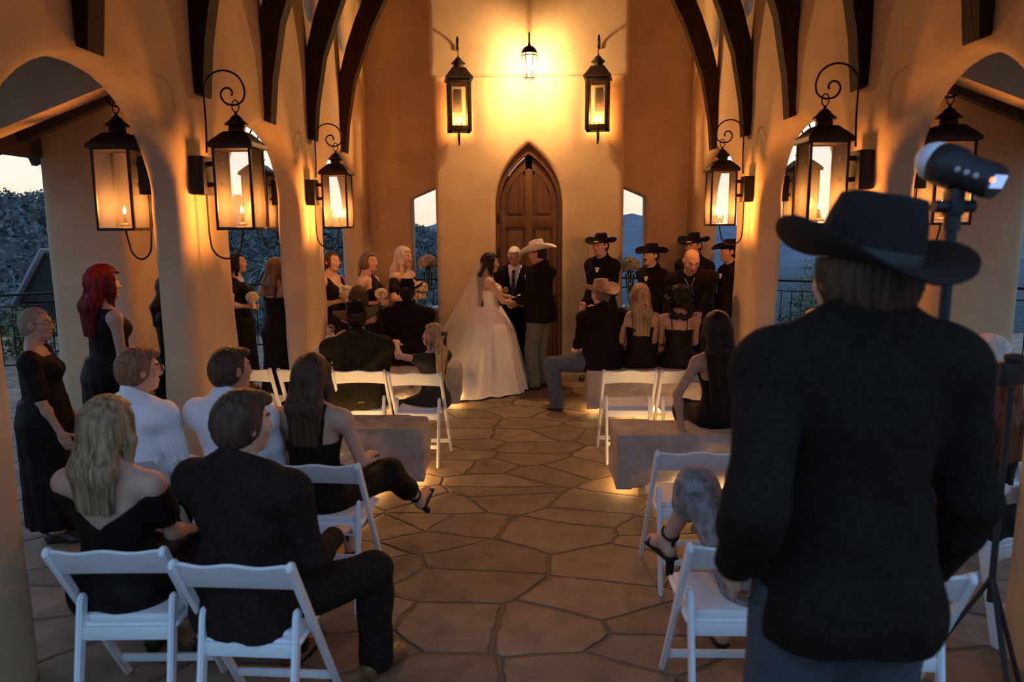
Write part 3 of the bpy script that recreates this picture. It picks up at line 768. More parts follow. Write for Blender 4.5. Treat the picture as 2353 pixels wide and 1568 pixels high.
    def footp(s, q, e=0.0):
        A = s.leg[q][2]; d = s.footdir[q]; dn = unit(s.leg[q][2] - s.leg[q][1]); dz = v3(0, 0, -1) if abs(d[2]) < .3 else dn
        hl = A - d*.035 + dz*.035; toe = A + d*.15 + dz*.055
        if s.heel: toe = toe + dz*s.heel*.75
        return [cap(A, hl, .036 + e, .032 + e, .03), cap(A + d*.01, toe - d*.04, .036 + e, .030 + e, .03), cap(hl, toe, .029 + e, .024 + e, .03), ell(toe - d*.02, v3(.04, .045, .024) + e, I3, .02)]
    def headw(s, *a): return s.hc + s.Hd @ v3(*a)
    # ---- meshing
    def groups(s, name, gr, m, vox=None, disp=None, parent=None, joink=0.0, idxfn=None, mats=None, label=None):
        V, Fq = sdf_mesh(gr, (vox or s.vox)/s.k, disp, joink)
        if len(V) == 0: return None
        mi = idxfn(V, Fq) if idxfn else None
        me = np_mesh(name, V*s.k, Fq, mats or [m], mi)
        o = ob(name, me, parent if parent is not None else s.root)
        if label: o['label'] = label
        return o
    def hand(s, q):
        S, E, Wp = s.arm[q]; d = unit(Wp - E); n = s.palm[q]
        n = unit(v3(*n)) if n is not None else unit(v3(-q, .1, 0) if not s.sit else v3(0, -.2, -1))   # palm normal
        n = unit(n - d*(n @ d)); w = np.cross(d, n)*q                                                # towards the thumb
        if s.palm[q] is None and not s.sit and w[1] < 0: w = -w
        R = np.stack([w, d, n], 1); p = [cap(E + (Wp - E)*.8, Wp + d*.02, s.bw*.60, .024, .02), ell(Wp + d*.05, (.040, .054, .016), R, .02)]
        cu = s.curl
        for i, (o_, L) in enumerate(((.029, .070), (.010, .080), (-.010, .074), (-.028, .058))):
            a = Wp + d*.088 + w*o_; dd = d; rr = .0092
            for j, fr in enumerate((.45, .32, .23)):
                ang = cu*(.35 + .75*j) + .06*i
                dd2 = unit(d*math.cos(ang) + n*math.sin(ang)); b = a + dd2*L*fr; p.append(cap(a, b, rr, rr - .0009, .006)); a = b; rr -= .0009
        a = Wp + d*.025 + w*.026; b = a + unit(d*.6 + w*.75 + n*.35)*.045; c = b + unit(d*.9 + w*.25 + n*.3)*.034
        p += [cap(a, b, .0135, .011, .012), cap(b, c, .011, .0088, .006)]
        return p
    def head_prims(s):
        W = s.headw; H = s.Hd; f = s.sex == 'f'; j = .90 if f else 1.0
        p = [ell(W(0, -.012, .030), (.074, .094, .086), H, .03), ell(W(0, .022, -.038), (.060*j, .066, .076), H, .04), ell(W(0, .066, -.092), (.026*j, .024, .022), H, .035),
             cap(s.nb + v3(0, -.0, -.03), W(0, -.025, -.06), .058*j*(.5 + .5*s.wide), .053*j*(.5 + .5*s.wide), .03),
             cap(W(-.03, .080, .025), W(.03, .080, .025), .008 if f else .0105, .008 if f else .0105, .022),
             minus(ell(W(-.031, .094, .006), (.017, .014, .010), H, .014)), minus(ell(W(.031, .094, .006), (.017, .014, .010), H, .014)),
             ell(W(-.031, .076, .006), (.014, .013, .0115), H, .004), ell(W(.031, .076, .006), (.014, .013, .0115), H, .004),
             cap(W(0, .088, .010), W(0, .105, -.027), .007, .0115 if f else .0125, .016), ell(W(0, .098, -.032), (.016, .010, .008), H, .01),
             ell(W(-.036, .058, -.022), (.022, .022, .02), H, .03), ell(W(.036, .058, -.022), (.022, .022, .02), H, .03),
             ell(W(0, .088, -.058), (.023, .012, .006), H, .008), ell(W(0, .086, -.069), (.019, .013, .007), H, .008)]
        for q in (-1, 1): p.append(ell(W(q*.078, -.008, -.006), (.011, .021, .031), H @ _rot3((0, 0, q*.35)), .008))
        return p
    def make(s):
        """the body: one mesh of torso, limbs, hands and head"""
        v = max(s.vox, .010)/s.k; Vs, Fs, off = [], [], 0; MI = []
        full = s.torso(-.006)
        for q in (-1, 1): full += s.armp(q, -.001 if s.fd or s.vox < .01 else 0) + s.legp(q, -.004) + s.footp(q, -.003)
        full.append(cap(s.nb, s.nb + (s.hc - s.nb)*.3, .056*(.5 + .5*s.wide)*(.9 if s.sex == 'f' else 1), .05, .04))
        chunks = [(full, v)]
        hv = min(max(s.vox*.55, .0045), .0075)/s.k
        chunks.append((s.head_prims(), hv))
        if s.fingers:
            for q in (-1, 1): chunks.append((s.hand(q), min(max(s.vox*.5, .0038), .0055)/s.k))
        for ci, (pr, vv) in enumerate(chunks):
            V, Fq = sdf_mesh([(pr, [])], vv)
            mi = np.zeros(len(Fq), int)
            if ci == 1:
                C = (V[Fq].mean(1) - s.hc) @ s.Hd
                fr = C[:, 1] > .06
                mi[fr & ((C[:, 0]/.023)**2 + ((C[:, 2] + .063)/.0115)**2 < 1) & (C[:, 1] > .084)] = 1
                ax = np.abs(C[:, 0])
                mi[fr & (((ax - .031)/.0145)**2 + ((C[:, 2] - .006)/.0062)**2 < 1)] = 3
                mi[fr & (((ax - .031)/.0078)**2 + ((C[:, 2] - .006)/.0070)**2 < 1)] = 2
                mi[fr & (((ax - .034)/.019)**2 + ((C[:, 2] - .0315 + np.maximum(ax - .036, 0)*.35)/(.0032 if s.sex == 'f' else .0042))**2 < 1)] = 4
            Vs.append(V); Fs.append(Fq + off); off += len(V); MI.append(mi)
        me = np_mesh('person', np.concatenate(Vs)*s.k, np.concatenate(Fs), [skin_mat(s.skin), LIPS, EYE, EYEW, BROW], np.concatenate(MI))
        s.root = ob('person', me, None, (s.x, s.y, s.z0), (0, 0, R_(s.face)))
        tag(s.root, s.label, 'person')
        return s
    # ---- clothing
    def _tl(s, X, Y, Z):
        """coordinates in the torso frame, origin at the pelvis"""
        x, y, z = X - s.P[0], Y - s.P[1], Z - s.P[2]; T = s.T
        return (x*T[0, 0] + y*T[1, 0] + z*T[2, 0], x*T[0, 1] + y*T[1, 1] + z*T[2, 1], x*T[0, 2] + y*T[1, 2] + z*T[2, 2])
    def wrinkle(s, a=.004):
        return lambda X, Y, Z: a*np.sin(26*Z + 9*X + 2.2*np.sin(17*X + 5*Y) + s.x*7)*np.sin(11*X - 13*Y + 9*Z + 1.7*s.y)
    def jacket(s, m, hem=-.17, e=.022, name='jacket', vopen=0.0, collar=True, sleeve=True, wr=.004, eh=.0, vox=None, upto=1.0):
        T = s.T
        body = s.torso(e) + [cap(s.pt(-.045*s.wide, 0, .10), s.pt(-.055*s.wide, 0, hem + .02), .105*s.wide + e + eh, .118*s.wide + e + eh, .05), cap(s.pt(.045*s.wide, 0, .10), s.pt(.055*s.wide, 0, hem + .02), .105*s.wide + e + eh, .118*s.wide + e + eh, .05)]
        for q in (-1, 1): body.append(ell(s.sh[q] + T @ v3(-q*.02, 0, .0), v3(.055, .058, .045) + e*.8, T, .04))      # shoulder padding
        if s.sit: hem = max(hem, -.115)
        cuts = [lambda X, Y, Z: hem - s._tl(X, Y, Z)[2]]
        if collar: body.append(cap(s.nb + T @ v3(0, -.012, .0), s.nb + T @ v3(0, -.004, .045), .066*(.5+.5*s.wide) + e*.4, .060*(.5+.5*s.wide) + e*.4, .02))
        cuts.append(lambda X, Y, Z: s._tl(X, Y, Z)[2] - (.553 - .75*s._tl(X, Y, Z)[1]) if collar else s._tl(X, Y, Z)[2] - .53)
        if vopen:
            def vcut(X, Y, Z):
                x, y, z = s._tl(X, Y, Z); return -np.maximum(np.abs(x) - (z - vopen)*.20, .02 - y)
            cuts.append(vcut)
        g = [(body, cuts)]
        if sleeve:
            for q in (-1, 1):
                S, E, Wp = s.arm[q]; d = unit(Wp - E)
                g.append((s.armp(q, e*.6, upto), [lambda X, Y, Z, d=d, Wp=Wp: (X - Wp[0])*d[0] + (Y - Wp[1])*d[1] + (Z - Wp[2])*d[2] + .012]))
        s.groups(name, g, m, vox, s.wrinkle(wr) if wr else None, joink=.035); return s
    def trousers(s, m, e=.018, name='trousers', flare=.012, wr=.003):
        g = []
        for q in (-1, 1):
            Hj, K, A = s.leg[q]; d = unit(A - K)
            pr = s.legp(q, e, e) + [cap(K + (A - K)*.45, A + d*.03, .05 + e*.6, .05 + e*.6 + flare, .04)]
            g.append((pr, [lambda X, Y, Z, d=d, A=A: (X - A[0])*d[0] + (Y - A[1])*d[1] + (Z - A[2])*d[2] - .045]))
        g.append((s.torso(e*.8)[:1] + [p for p in s.torso(e*.8)[5:] if p[0] == 'e'][:4] + [ell(s.waist, s.wr + e*.6, s.T, .05)], [lambda X, Y, Z: s._tl(X, Y, Z)[2] - .12]))
        s.groups(name, g, m, None, s.wrinkle(wr), joink=.04); return s
    def shoes(s, m=None, e=.010, boot=False, only=(-1, 1), name='shoe'):
        for q in only:
            A = s.leg[q][2]; K = s.leg[q][1]; d = s.footdir[q]; dz = v3(0, 0, -1) if abs(d[2]) < .3 else unit(A - K)
            pr = s.footp(q, e)
            if boot: pr.append(cap(A, A + (K - A)*.4, .048, .056, .03))
            hl = A - d*.035 + dz*.05
            pr.append(rbox(hl + dz*.012, (.030, .032, .02), np.stack([np.cross(d, dz), d, dz], 1), .006, .006))
            cuts = [lambda X, Y, Z, A=A, dz=dz: (X - A[0])*dz[0] + (Y - A[1])*dz[1] + (Z - A[2])*dz[2] - .082]
            if not boot: cuts.append(lambda X, Y, Z, A=A, dz=dz: -((X - A[0])*dz[0] + (Y - A[1])*dz[1] + (Z - A[2])*dz[2]) + .0)
            s.groups(name, [(pr, cuts)], m or SHOE, max(s.vox*.8, .006))
        return s
    def sandals(s, m=None, only=(-1, 1)):
        m = m or mat('black_suede', (.008, .007, .007), .8)
        for q in only:
            A = s.leg[q][2]; K = s.leg[q][1]; d = s.footdir[q]; dn = unit(A - K); dz = dn if not (abs(d[2]) < .3 and dn[2] < -.8) else v3(0, 0, -1); x = np.cross(d, dz)
            hl = A - d*.035 + dz*.05; toe = A + d*.15 + dz*(.065 + s.heel*.75); R = np.stack([x, d, dz], 1); hh = .085
            pr = [cap(hl + dz*.012, toe + dz*.02, .012, .011, .01), rbox((hl + toe)/2 + dz*.022, (.036, .115, .006), np.stack([x, unit(toe - hl), np.cross(x, unit(toe - hl))], 1), .004, .02),
                  cap(hl + dz*.02, hl + dz*(.02 + hh), .022, .020, .01)]
            an = s.leg[q][2] + (K - A)*.12
            for i in range(14):
                a0, a1 = 2*PI*i/14, 2*PI*(i+1)/14; r_ = .043
                c = lambda a: an + x*math.cos(a)*r_ + unit(np.cross(x, dn))*math.sin(a)*r_
                pr.append(cap(c(a0), c(a1), .007, .007, .0))
                c2 = lambda a: toe - d*.03 + x*math.cos(a)*.042 - dz*math.sin(a)*.034
                if i < 7: pr.append(cap(c2(a0), c2(a1), .010, .010, .0))
            pr += [cap(hl, an - d*.04, .010, .008, .01)]
            s.groups('sandal', [(pr, [])], m, .0055)
        return s
    def dress(s, m, neck='scoop', hem=.10, e=.010, sleeves=None, flare=.10, name='dress', folds=.012, top=.40, strap=True, shin=.55):
        T = s.T; body = s.torso(e); cuts = []
        loc = s._tl
        if neck == 'strapless': cuts.append(lambda X, Y, Z: loc(X, Y, Z)[2] - top - .05*np.abs(np.sin(loc(X, Y, Z)[0]*14))*(loc(X, Y, Z)[1] > .03))
        elif neck == 'off':      # off the shoulders, straight band
            cuts.append(lambda X, Y, Z: loc(X, Y, Z)[2] - top)
        elif neck == 'v':
            cuts.append(lambda X, Y, Z: np.maximum(loc(X, Y, Z)[2] - .49, -np.maximum(np.abs(loc(X, Y, Z)[0]) - .02 - (loc(X, Y, Z)[2] - .28)*.42, .02 - loc(X, Y, Z)[1])))
            cuts.append(lambda X, Y, Z: np.abs(loc(X, Y, Z)[0]) - (.15 if s.sex == 'f' else .16)*s.wide + np.maximum(0, loc(X, Y, Z)[2] - .38)*.25)
        elif neck == 'halter':
            cuts.append(lambda X, Y, Z: np.abs(loc(X, Y, Z)[0]) - (.155*s.wide - np.maximum(0, loc(X, Y, Z)[2] - .30)*.62))
            body.append(cap(s.nb + T @ v3(0, 0, -.02), s.nb + T @ v3(0, .01, .05), .055, .052, .03))
        elif neck == 'vback':    # low V at the back, off the shoulder
            cuts.append(lambda X, Y, Z: loc(X, Y, Z)[2] - np.where(loc(X, Y, Z)[1] < 0, .26 + .72*np.abs(loc(X, Y, Z)[0]), .40))
        elif neck == 'low':      # low straight back, thin straps
            cuts.append(lambda X, Y, Z: loc(X, Y, Z)[2] - np.where(loc(X, Y, Z)[1] < .02, top, .42))
        else:
            cuts.append(lambda X, Y, Z: loc(X, Y, Z)[2] - .50 + .05*(loc(X, Y, Z)[1] > 0)); cuts.append(lambda X, Y, Z: np.abs(loc(X, Y, Z)[0]) - .165*s.wide)
        g = [(body, cuts)]
        if not s.sit:
            zt, zb_ = s.P[2] + .12, hem
            sk = []
            n = 7
            for i in range(n):
                u = i/(n - 1); z = zt + (zb_ + .02 - zt)*u
                rx = s.wr[0]*(1 - u)**2 + (s.hr[0] + .012)*2*u*(1 - u) + (.115 + flare)*u*u + .02; rx = max(rx, .092*s.wide + .094*(.5 + .5*s.wide)*(1 - .3*u) + .018) if .1 < u < .7 else rx; ry = rx*.80
                sk.append((z, rx, ry, s.P[0], s.P[1]))
            def skirt(X, Y, Z):
                zz = np.array([q[0] for q in sk][::-1]); rx = np.interp(Z, zz, [q[1] for q in sk][::-1]); ry = rx*.82
                th = np.arctan2(Y - s.P[1], X - s.P[0])
                u = np.clip((zt - Z)/(zt - zb_), 0, 1)
                d = (np.sqrt(((X - s.P[0])/rx)**2 + ((Y - s.P[1])/ry)**2) - 1)*ry + folds*u*np.sin(th*9 + 2*np.sin(th*2 + Z*3))
                return np.maximum(d, np.maximum(Z - zt, zb_ - Z))
            big = [ell(v3(s.P[0], s.P[1], (zt + zb_)/2), v3(.35 + flare, .35 + flare, (zt - zb_)*.75), I3, 0)]
            g.append((big, [skirt]))
        else:
            pr = []
            for q in (-1, 1): pr += s.legp(q, e + .012)[:1] + [cap(s.leg[q][1], s.leg[q][1] + (s.leg[q][2] - s.leg[q][1])*shin, .057 + e + .012, .050 + e + .014, .03)]
            kl, kr = s.leg[-1][1], s.leg[1][1]; pr.append(cap(kl, kr, .05, .05, .12)); pr.append(cap((s.leg[-1][0] + s.leg[1][0])/2, (kl + kr)/2, .11, .06, .08))
            g.append((pr, []))
        if sleeves == 'cap':
            for q in (-1, 1): g.append((s.armp(q, e + .008, .35), []))
        elif sleeves == 'short':
            for q in (-1, 1): g.append((s.armp(q, e + .015, .8), []))
        elif sleeves == 'off':
            for q in (-1, 1):
                S, E, Wp = s.arm[q]; g.append(([cap(S + (E - S)*.22, S + (E - S)*.60, s.bw + .018, s.bw + .016, .02)], []))
        elif sleeves == 'long':
            for q in (-1, 1): g.append((s.armp(q, e + .008), []))
        s.groups(name, g, m, None, s.wrinkle(.003), joink=.04)
        if neck in ('low',) and strap:
            pr = []
            wd = strap if not isinstance(strap, bool) else .008
            for q in (-1, 1):
                P0 = s.pt(q*.075, -.115, top - .03); P1 = s.pt(q*.09, -.045, .505); P2 = s.pt(q*.09, .06, .46)
                for a, b in ((P0, P1), (P1, P2)):
                    pr.append(cap(a, (a + b)/2 + s.T @ v3(0, -.012, .012), wd, wd, .0)); pr.append(cap((a + b)/2 + s.T @ v3(0, -.012, .012), b, wd, wd, .0))
            s.groups('strap', [(pr, [])], m, max(s.vox*.6, .005))
        return s
    def shirt_front(s, m, tie=None):
        """shirt seen in a jacket opening, with collar"""
        g = [(s.torso(.012) + [cap(s.nb, s.nb + s.T @ v3(0, .008, .05), .062, .058, .02)], [lambda X, Y, Z: s._tl(X, Y, Z)[2] - (.555 - .3*s._tl(X, Y, Z)[1]), lambda X, Y, Z: -.05 - s._tl(X, Y, Z)[2] + 0])]
        s.groups('shirt', g, m, max(s.vox*.8, .007))
        if tie is not None:
            c = s.chest; T = s.T
            pr = [cap(s.pt(0, .10, .47), s.pt(0, .135, .38), .017, .018, .01), cap(s.pt(0, .135, .38), s.pt(0, .14, .12), .018, .034, .01), rbox(s.pt(0, .098, .475), (.020, .014, .018), T, .008, .01)]
            s.groups('necktie', [(pr, [])], tie, .006)
        return s
    # ---- hair
    def hairs(s, style, m, L=.30, vol=0.0, name='hair', gro=.0018, side=0.0, zmax=None):
        W, H = s.headw, s.Hd
        def hl(X, Y, Z):
            x, y, z = X - s.hc[0], Y - s.hc[1], Z - s.hc[2]
            return (x*H[0, 0] + y*H[1, 0] + z*H[2, 0], x*H[0, 1] + y*H[1, 1] + z*H[2, 1], x*H[0, 2] + y*H[1, 2] + z*H[2, 2])
        def facecut(X, Y, Z, y0=.028, z0=.068):
            x, y, z = hl(X, Y, Z); return np.minimum(y - y0 + np.maximum(z - .02, 0)*.35*-1, z0 - z + np.abs(x)*.25)
        capr = [ell(W(0, -.012, .030), v3(.074, .094, .086) + .011 + vol, H, .03), ell(W(0, -.045, -.02), v3(.072, .062, .075) + .008 + vol*.7, H, .05)]
        g = []
        if style in ('short', 'crop'):
            e = .003 if style == 'crop' else .012
            capr = [ell(W(0, -.012, .032), v3(.074, .094, .086) + e + vol, H, .03), ell(W(0, -.045, -.02), v3(.070, .062, .072) + e*.7, H, .05)]
            g.append((capr, [facecut, lambda X, Y, Z: -.078 - hl(X, Y, Z)[2] + np.maximum(hl(X, Y, Z)[1], 0)*1.2,
                             lambda X, Y, Z: np.minimum(.024 - np.abs(hl(X, Y, Z)[1] + .006), -.022 - hl(X, Y, Z)[2] + 0*X)*.0 - 1]))
            if style == 'short': g.append(([ell(W(.01, .055, .088), v3(.058, .045, .026) + vol, H, .03)], []))
        elif style == 'fringe':   # bald on top, hair around
            g.append(([ell(W(0, -.012, .02), v3(.074, .094, .08) + .010, H, .03), ell(W(0, -.045, -.02), v3(.072, .062, .07) + .008, H, .05)], [facecut, lambda X, Y, Z: hl(X, Y, Z)[2] - .085, lambda X, Y, Z: -.07 - hl(X, Y, Z)[2], lambda X, Y, Z: hl(X, Y, Z)[1] - .02]))
        else:
            g.append((capr, [facecut]))
            bt = s.nb + s.T @ v3(0, -.115, 0) ; up = unit(s.T @ v3(0, 0, 1)); z1 = up*-1
            A = W(0, -.062, -.02)
            if style == 'long':
                Bp = v3(A[0], min(A[1] - .015, bt[1] + .02), A[2] - .14); B2 = Bp + z1*(L - .14)
                pr = []
                for q in (-1, -.45, .45, 1):
                    pr.append(cap(W(q*.058, -.045, .0), Bp + H @ v3(q*.066, .014, .0), .038 + vol*.5, .036 + vol*.6, .035)); pr.append(cap(Bp + H @ v3(q*.066, .014, 0), B2 + H @ v3(q*.058, .014, 0), .036 + vol*.6, .026 + vol*.4, .035))
                for q in (-1, 1):
                    pr.append(cap(W(q*.074, .028, .045), W(q*.086, .012, -.06), .020, .026, .03)); pr.append(cap(W(q*.086, .012, -.06), W(q*.082, -.005 + side, -.06) + v3(0, 0, -min(L*.45, .16)), .026, .020, .03))
                g.append((pr, [lambda X, Y, Z, B2=B2: (B2[2] + .004*np.sin(60*X)) - Z, lambda X, Y, Z: facecut(X, Y, Z, .044)]))
            elif style == 'pony':
                g.append(([cap(W(0, -.09, .03), W(0, -.125, -.02), .03, .032, .03), cap(W(0, -.125, -.02), W(side, -.13, -.02) + v3(0, 0, -L), .034, .016, .03)], []))
            elif style == 'bun':
                g.append(([ell(W(0, -.10, -.03), (.05, .04, .045), H, .03)], []))
                for q in (-1, 1): g.append(([cap(W(q*.075, .04, .03), W(q*.078, .038, -.09), .010, .005, .01)], []))
            elif style == 'curly':
                pr = []; rr = random.Random(int(s.x*100) + 7)
                for i in range(120):
                    th = rr.uniform(0, 2*PI); zz = rr.uniform(-L, .10); rad_ = .085 + vol + .03*(1 - abs(zz)/.3)*(zz < 0)
                    if math.sin(th) > .35 and zz < .06: continue
                    pr.append(ell(W(0, -.025, 0) + v3(math.cos(th)*rad_, math.sin(th)*rad_*1.05, zz), v3(1, 1, 1)*rr.uniform(.022, .034), I3, .012))
                g.append((pr, []))
        if zmax is not None: g = [(a_, b_ + [lambda X, Y, Z: hl(X, Y, Z)[2] - zmax]) for a_, b_ in g]
        def strands(X, Y, Z):
            x, y, z = X - s.hc[0], Y - s.hc[1] + .02, Z - s.hc[2]
            th = np.arctan2(x, y)
            return gro*np.sin(40*th + 1.2*np.sin(6*z + 2*th)) + gro*.5*np.sin(83*th + 2*np.sin(5*z))
        s.groups(name, g, m, min(max(s.vox*.7, .0055), .008), strands if gro else None, joink=.02)
        return s
    def hat(s, m, crown=.125, brim=(.155, .195), curl=.055, band=None, tilt=(0, 0, 0), up=.0, n=64, sc=1.0, cs=1.0):
        """cattleman hat: creased crown, brim turned up at the sides"""
        cx, cyy = .082*cs, .100*cs
        def rimpt(a, r):      # r = 0 at the crown, 1 at the edge
            ex, ey = brim; x = math.cos(a)*(cx + (ex - cx)*r); y = math.sin(a)*(cyy + (ey - cyy)*r)
            c = abs(math.cos(a))**1.6; z = curl*c*(r**1.7) - .020*r*r*abs(math.sin(a))**2 + .004*r
            x *= 1 - .10*c*r*r
            return (x, y, z)
        def crownpt(a, u):    # u 0 base .. 1 top edge
            t = 1 - .13*u - .08*u**3; pinch = 1 - .14*u*u*max(0, math.sin(a))*abs(math.cos(a))
            return (math.cos(a)*cx*t*pinch, math.sin(a)*cyy*t*(1 - .06*u), crown*(u*.93) + .012*u*math.sin(a)*-.4)
        b = MB(); P = []
        th = .0045
        for r in (0, .2, .4, .6, .8, .93, 1.0): P.append([(p[0], p[1], p[2] + th) for p in (rimpt(2*PI*k/n, r) for k in range(n))])
        for r in (1.0, .93, .8, .6, .4, .2, 0): P.append([(p[0], p[1], p[2] - (th if r < 1 else 0)) for p in (rimpt(2*PI*k/n, r) for k in range(n))])
        b.quadgrid(P, True, True)
        P = [[crownpt(2*PI*k/n, u) for k in range(n)] for u in (0, .12, .3, .5, .7, .85, .95, 1.0)]
        top = []
        for r in (.93, .8, .62, .42, .22, .05):
            row = []
            for k in range(n):
                a = 2*PI*k/n; e = crownpt(a, 1.0); x, y = e[0]*r, e[1]*r
                z = crown*(.93 + .075*(1 - r**3)) - .040*math.exp(-(x/.020)**2)*(1 - .35*max(0, -y/.1)) - .016*math.exp(-((abs(x) - .050)/.018)**2)*max(0, y/.1)
                row.append((x, y, z))
            top.append(row)
        vs = b.quadgrid(P + top, False, True); b.bm.faces.new(vs[-1])
        me = b.mesh('hat', m, True)
        Mx = sc*Matrix(s.Hd.tolist()) @ Matrix.Rotation(R_(tilt[2]), 3, 'Z') @ Matrix.Rotation(R_(tilt[0]), 3, 'X') @ Matrix.Rotation(R_(tilt[1]), 3, 'Y')
        c = s.headw(0, -.012, .036 + up)*s.k
        o = ob('hat', me, s.root); o.matrix_local = Matrix.Translation(c) @ Mx.to_4x4()
        if band is not None:
            q = MB(); q.quadgrid([[tuple(np.array(crownpt(2*PI*k/n, u)[:2])*f_) + (crownpt(2*PI*k/n, u)[2] + .004,) for k in range(n)] for u, f_ in ((.0, 1.0), (.0, 1.03), (.17, 1.03), (.17, 1.0))], True, True)
            q.build('hat_band', band, o, smooth=True)
        return s
    def glasses(s, m, dark=False):
        g = MB()
        for q in (-1, 1):
            pts = [tuple(s.headw(q*.033 + .023*math.cos(a), .104, .004 + .017*math.sin(a))*s.k) for a in [2*PI*i/16 for i in range(17)]]
            g.tube(pts, .0022, 5, cap=False); g.tube([tuple(s.headw(q*.055, .102, .008)*s.k), tuple(s.headw(q*.078, .06, .008)*s.k), tuple(s.headw(q*.083, -.01, .006)*s.k)], .002, 5)
        g.tube([tuple(s.headw(-.011, .108, .008)*s.k), tuple(s.headw(.011, .108, .008)*s.k)], .002, 5)
        g.build('glasses', m, s.root)
        if dark:
            d = MB()
            for q in (-1, 1): d.bm.faces.new([d.bm.verts.new(tuple(s.headw(q*.033 + .022*math.cos(a), .104, .004 + .016*math.sin(a))*s.k)) for a in [2*PI*i/14 for i in range(14)]])
            d.build('lens', mat('dark_lens', (.01, .008, .008), .1), s.root)
        return s
    def boutonniere(s, m):
        pr = [ell(s.chest + s.T @ v3(-.085, .135, .06) + v3(dx, dy, dz), (.017, .013, .016), I3, .004) for dx, dy, dz in ((0, 0, 0), (.018, .002, .01), (-.014, .004, .012), (.004, .006, -.018))]
        s.groups('boutonniere', [(pr, [])], m, .005); return s
# ---------------------------------------------------------------- terrace railing, land, plants
def rail(a, b, label):
    a, b = Vector((*a, 0)), Vector((*b, 0)); L = (b - a).length; d = (b - a)/L
    r = empty('iron_railing', a, math.atan2(d.y, d.x)); tag(r, label, 'railing', 'black iron terrace railings')
    for nm, z, t in (('top_rail', 1.06, .05), ('middle_rail', .90, .025), ('bottom_rail', .09, .03)):
        m = MB(); m.bar((0, 0, z), (L, 0, z), t, t*.7, .004); m.build(nm, IRON, r)
    for x in (0, L):
        m = MB(); m.box((x, 0, .54), (.07, .07, 1.08), bev=.006); m.build('rail_post', IRON, r)
    n = int(L/.15)
    pts = [(0, .05*math.sin(q*2.2*PI)*(1 if q < .75 else .4), .10 + .80*q) for q in [i/16 for i in range(17)]]
    m = MB(); m.tube(pts, .009, 5); me = m.mesh('baluster', IRON, True)
    for k in range(1, n): ob('baluster', me, r, loc=(k*L/n, 0, 0))
rail((-8.6, 8.9), (-5.7, 10.9), 'black iron railing at the far left terrace edge, beyond the bald person')
rail((-5.7, 10.9), (-3.1, 12.3), 'black iron railing behind the woman holding a bouquet, left of the altar')
rail((-3.1, 12.3), (0, 12.9), 'black iron railing seen through the window left of the altar wall')
rail((0, 12.9), (3.1, 12.4), 'black iron railing seen through the window right of the altar wall')
rail((3.1, 12.4), (5.5, 11.0), 'black iron railing behind the blonde woman in sunglasses, right side')
rail((5.5, 11.0), (8.4, 9.0), 'black iron railing at the far right terrace edge')
def hill_h(x, y):
    """height of the land relative to the terrace"""
    r = np.hypot(x, y); ang = np.degrees(np.arctan2(x, y))
    drop = -1.2 - 26*np.clip((r - 13.5)/170, 0, 1)**.8
    left = np.clip((-4 - ang)/22, 0, 1); left = left*left*(3 - 2*left)
    nearl = (1.4 + 2.6*left)*np.clip((r - 15)/70, 0, 1) + left*3.3*np.clip((r - 60)/60, 0, 1)
    rl = np.clip((2 - ang)/10, 0, 1)
    H1 = drop*(1 - rl) + rl*(-1.5 + nearl - np.clip((14 - r)/3, 0, 1))
    far = np.clip((r - 700)/900, 0, 1); far = far*far*(3 - 2*far)
    far_h = 10 + 22*np.sin(ang*.21 + 1) * np.sin(ang*.05 + .5) + 8*np.sin(ang*.9) + 3*np.sin(ang*2.7)
    H = H1 + far*(far_h - H1)
    H = H + np.clip((r - 30)/200, 0, 1)*(2.2*np.sin(x*.045 + 2*np.sin(y*.02)) + 1.2*np.sin(y*.09 + x*.05))*(1 - far)*np.clip(1 - rl*.8, 0, 1)
    return H
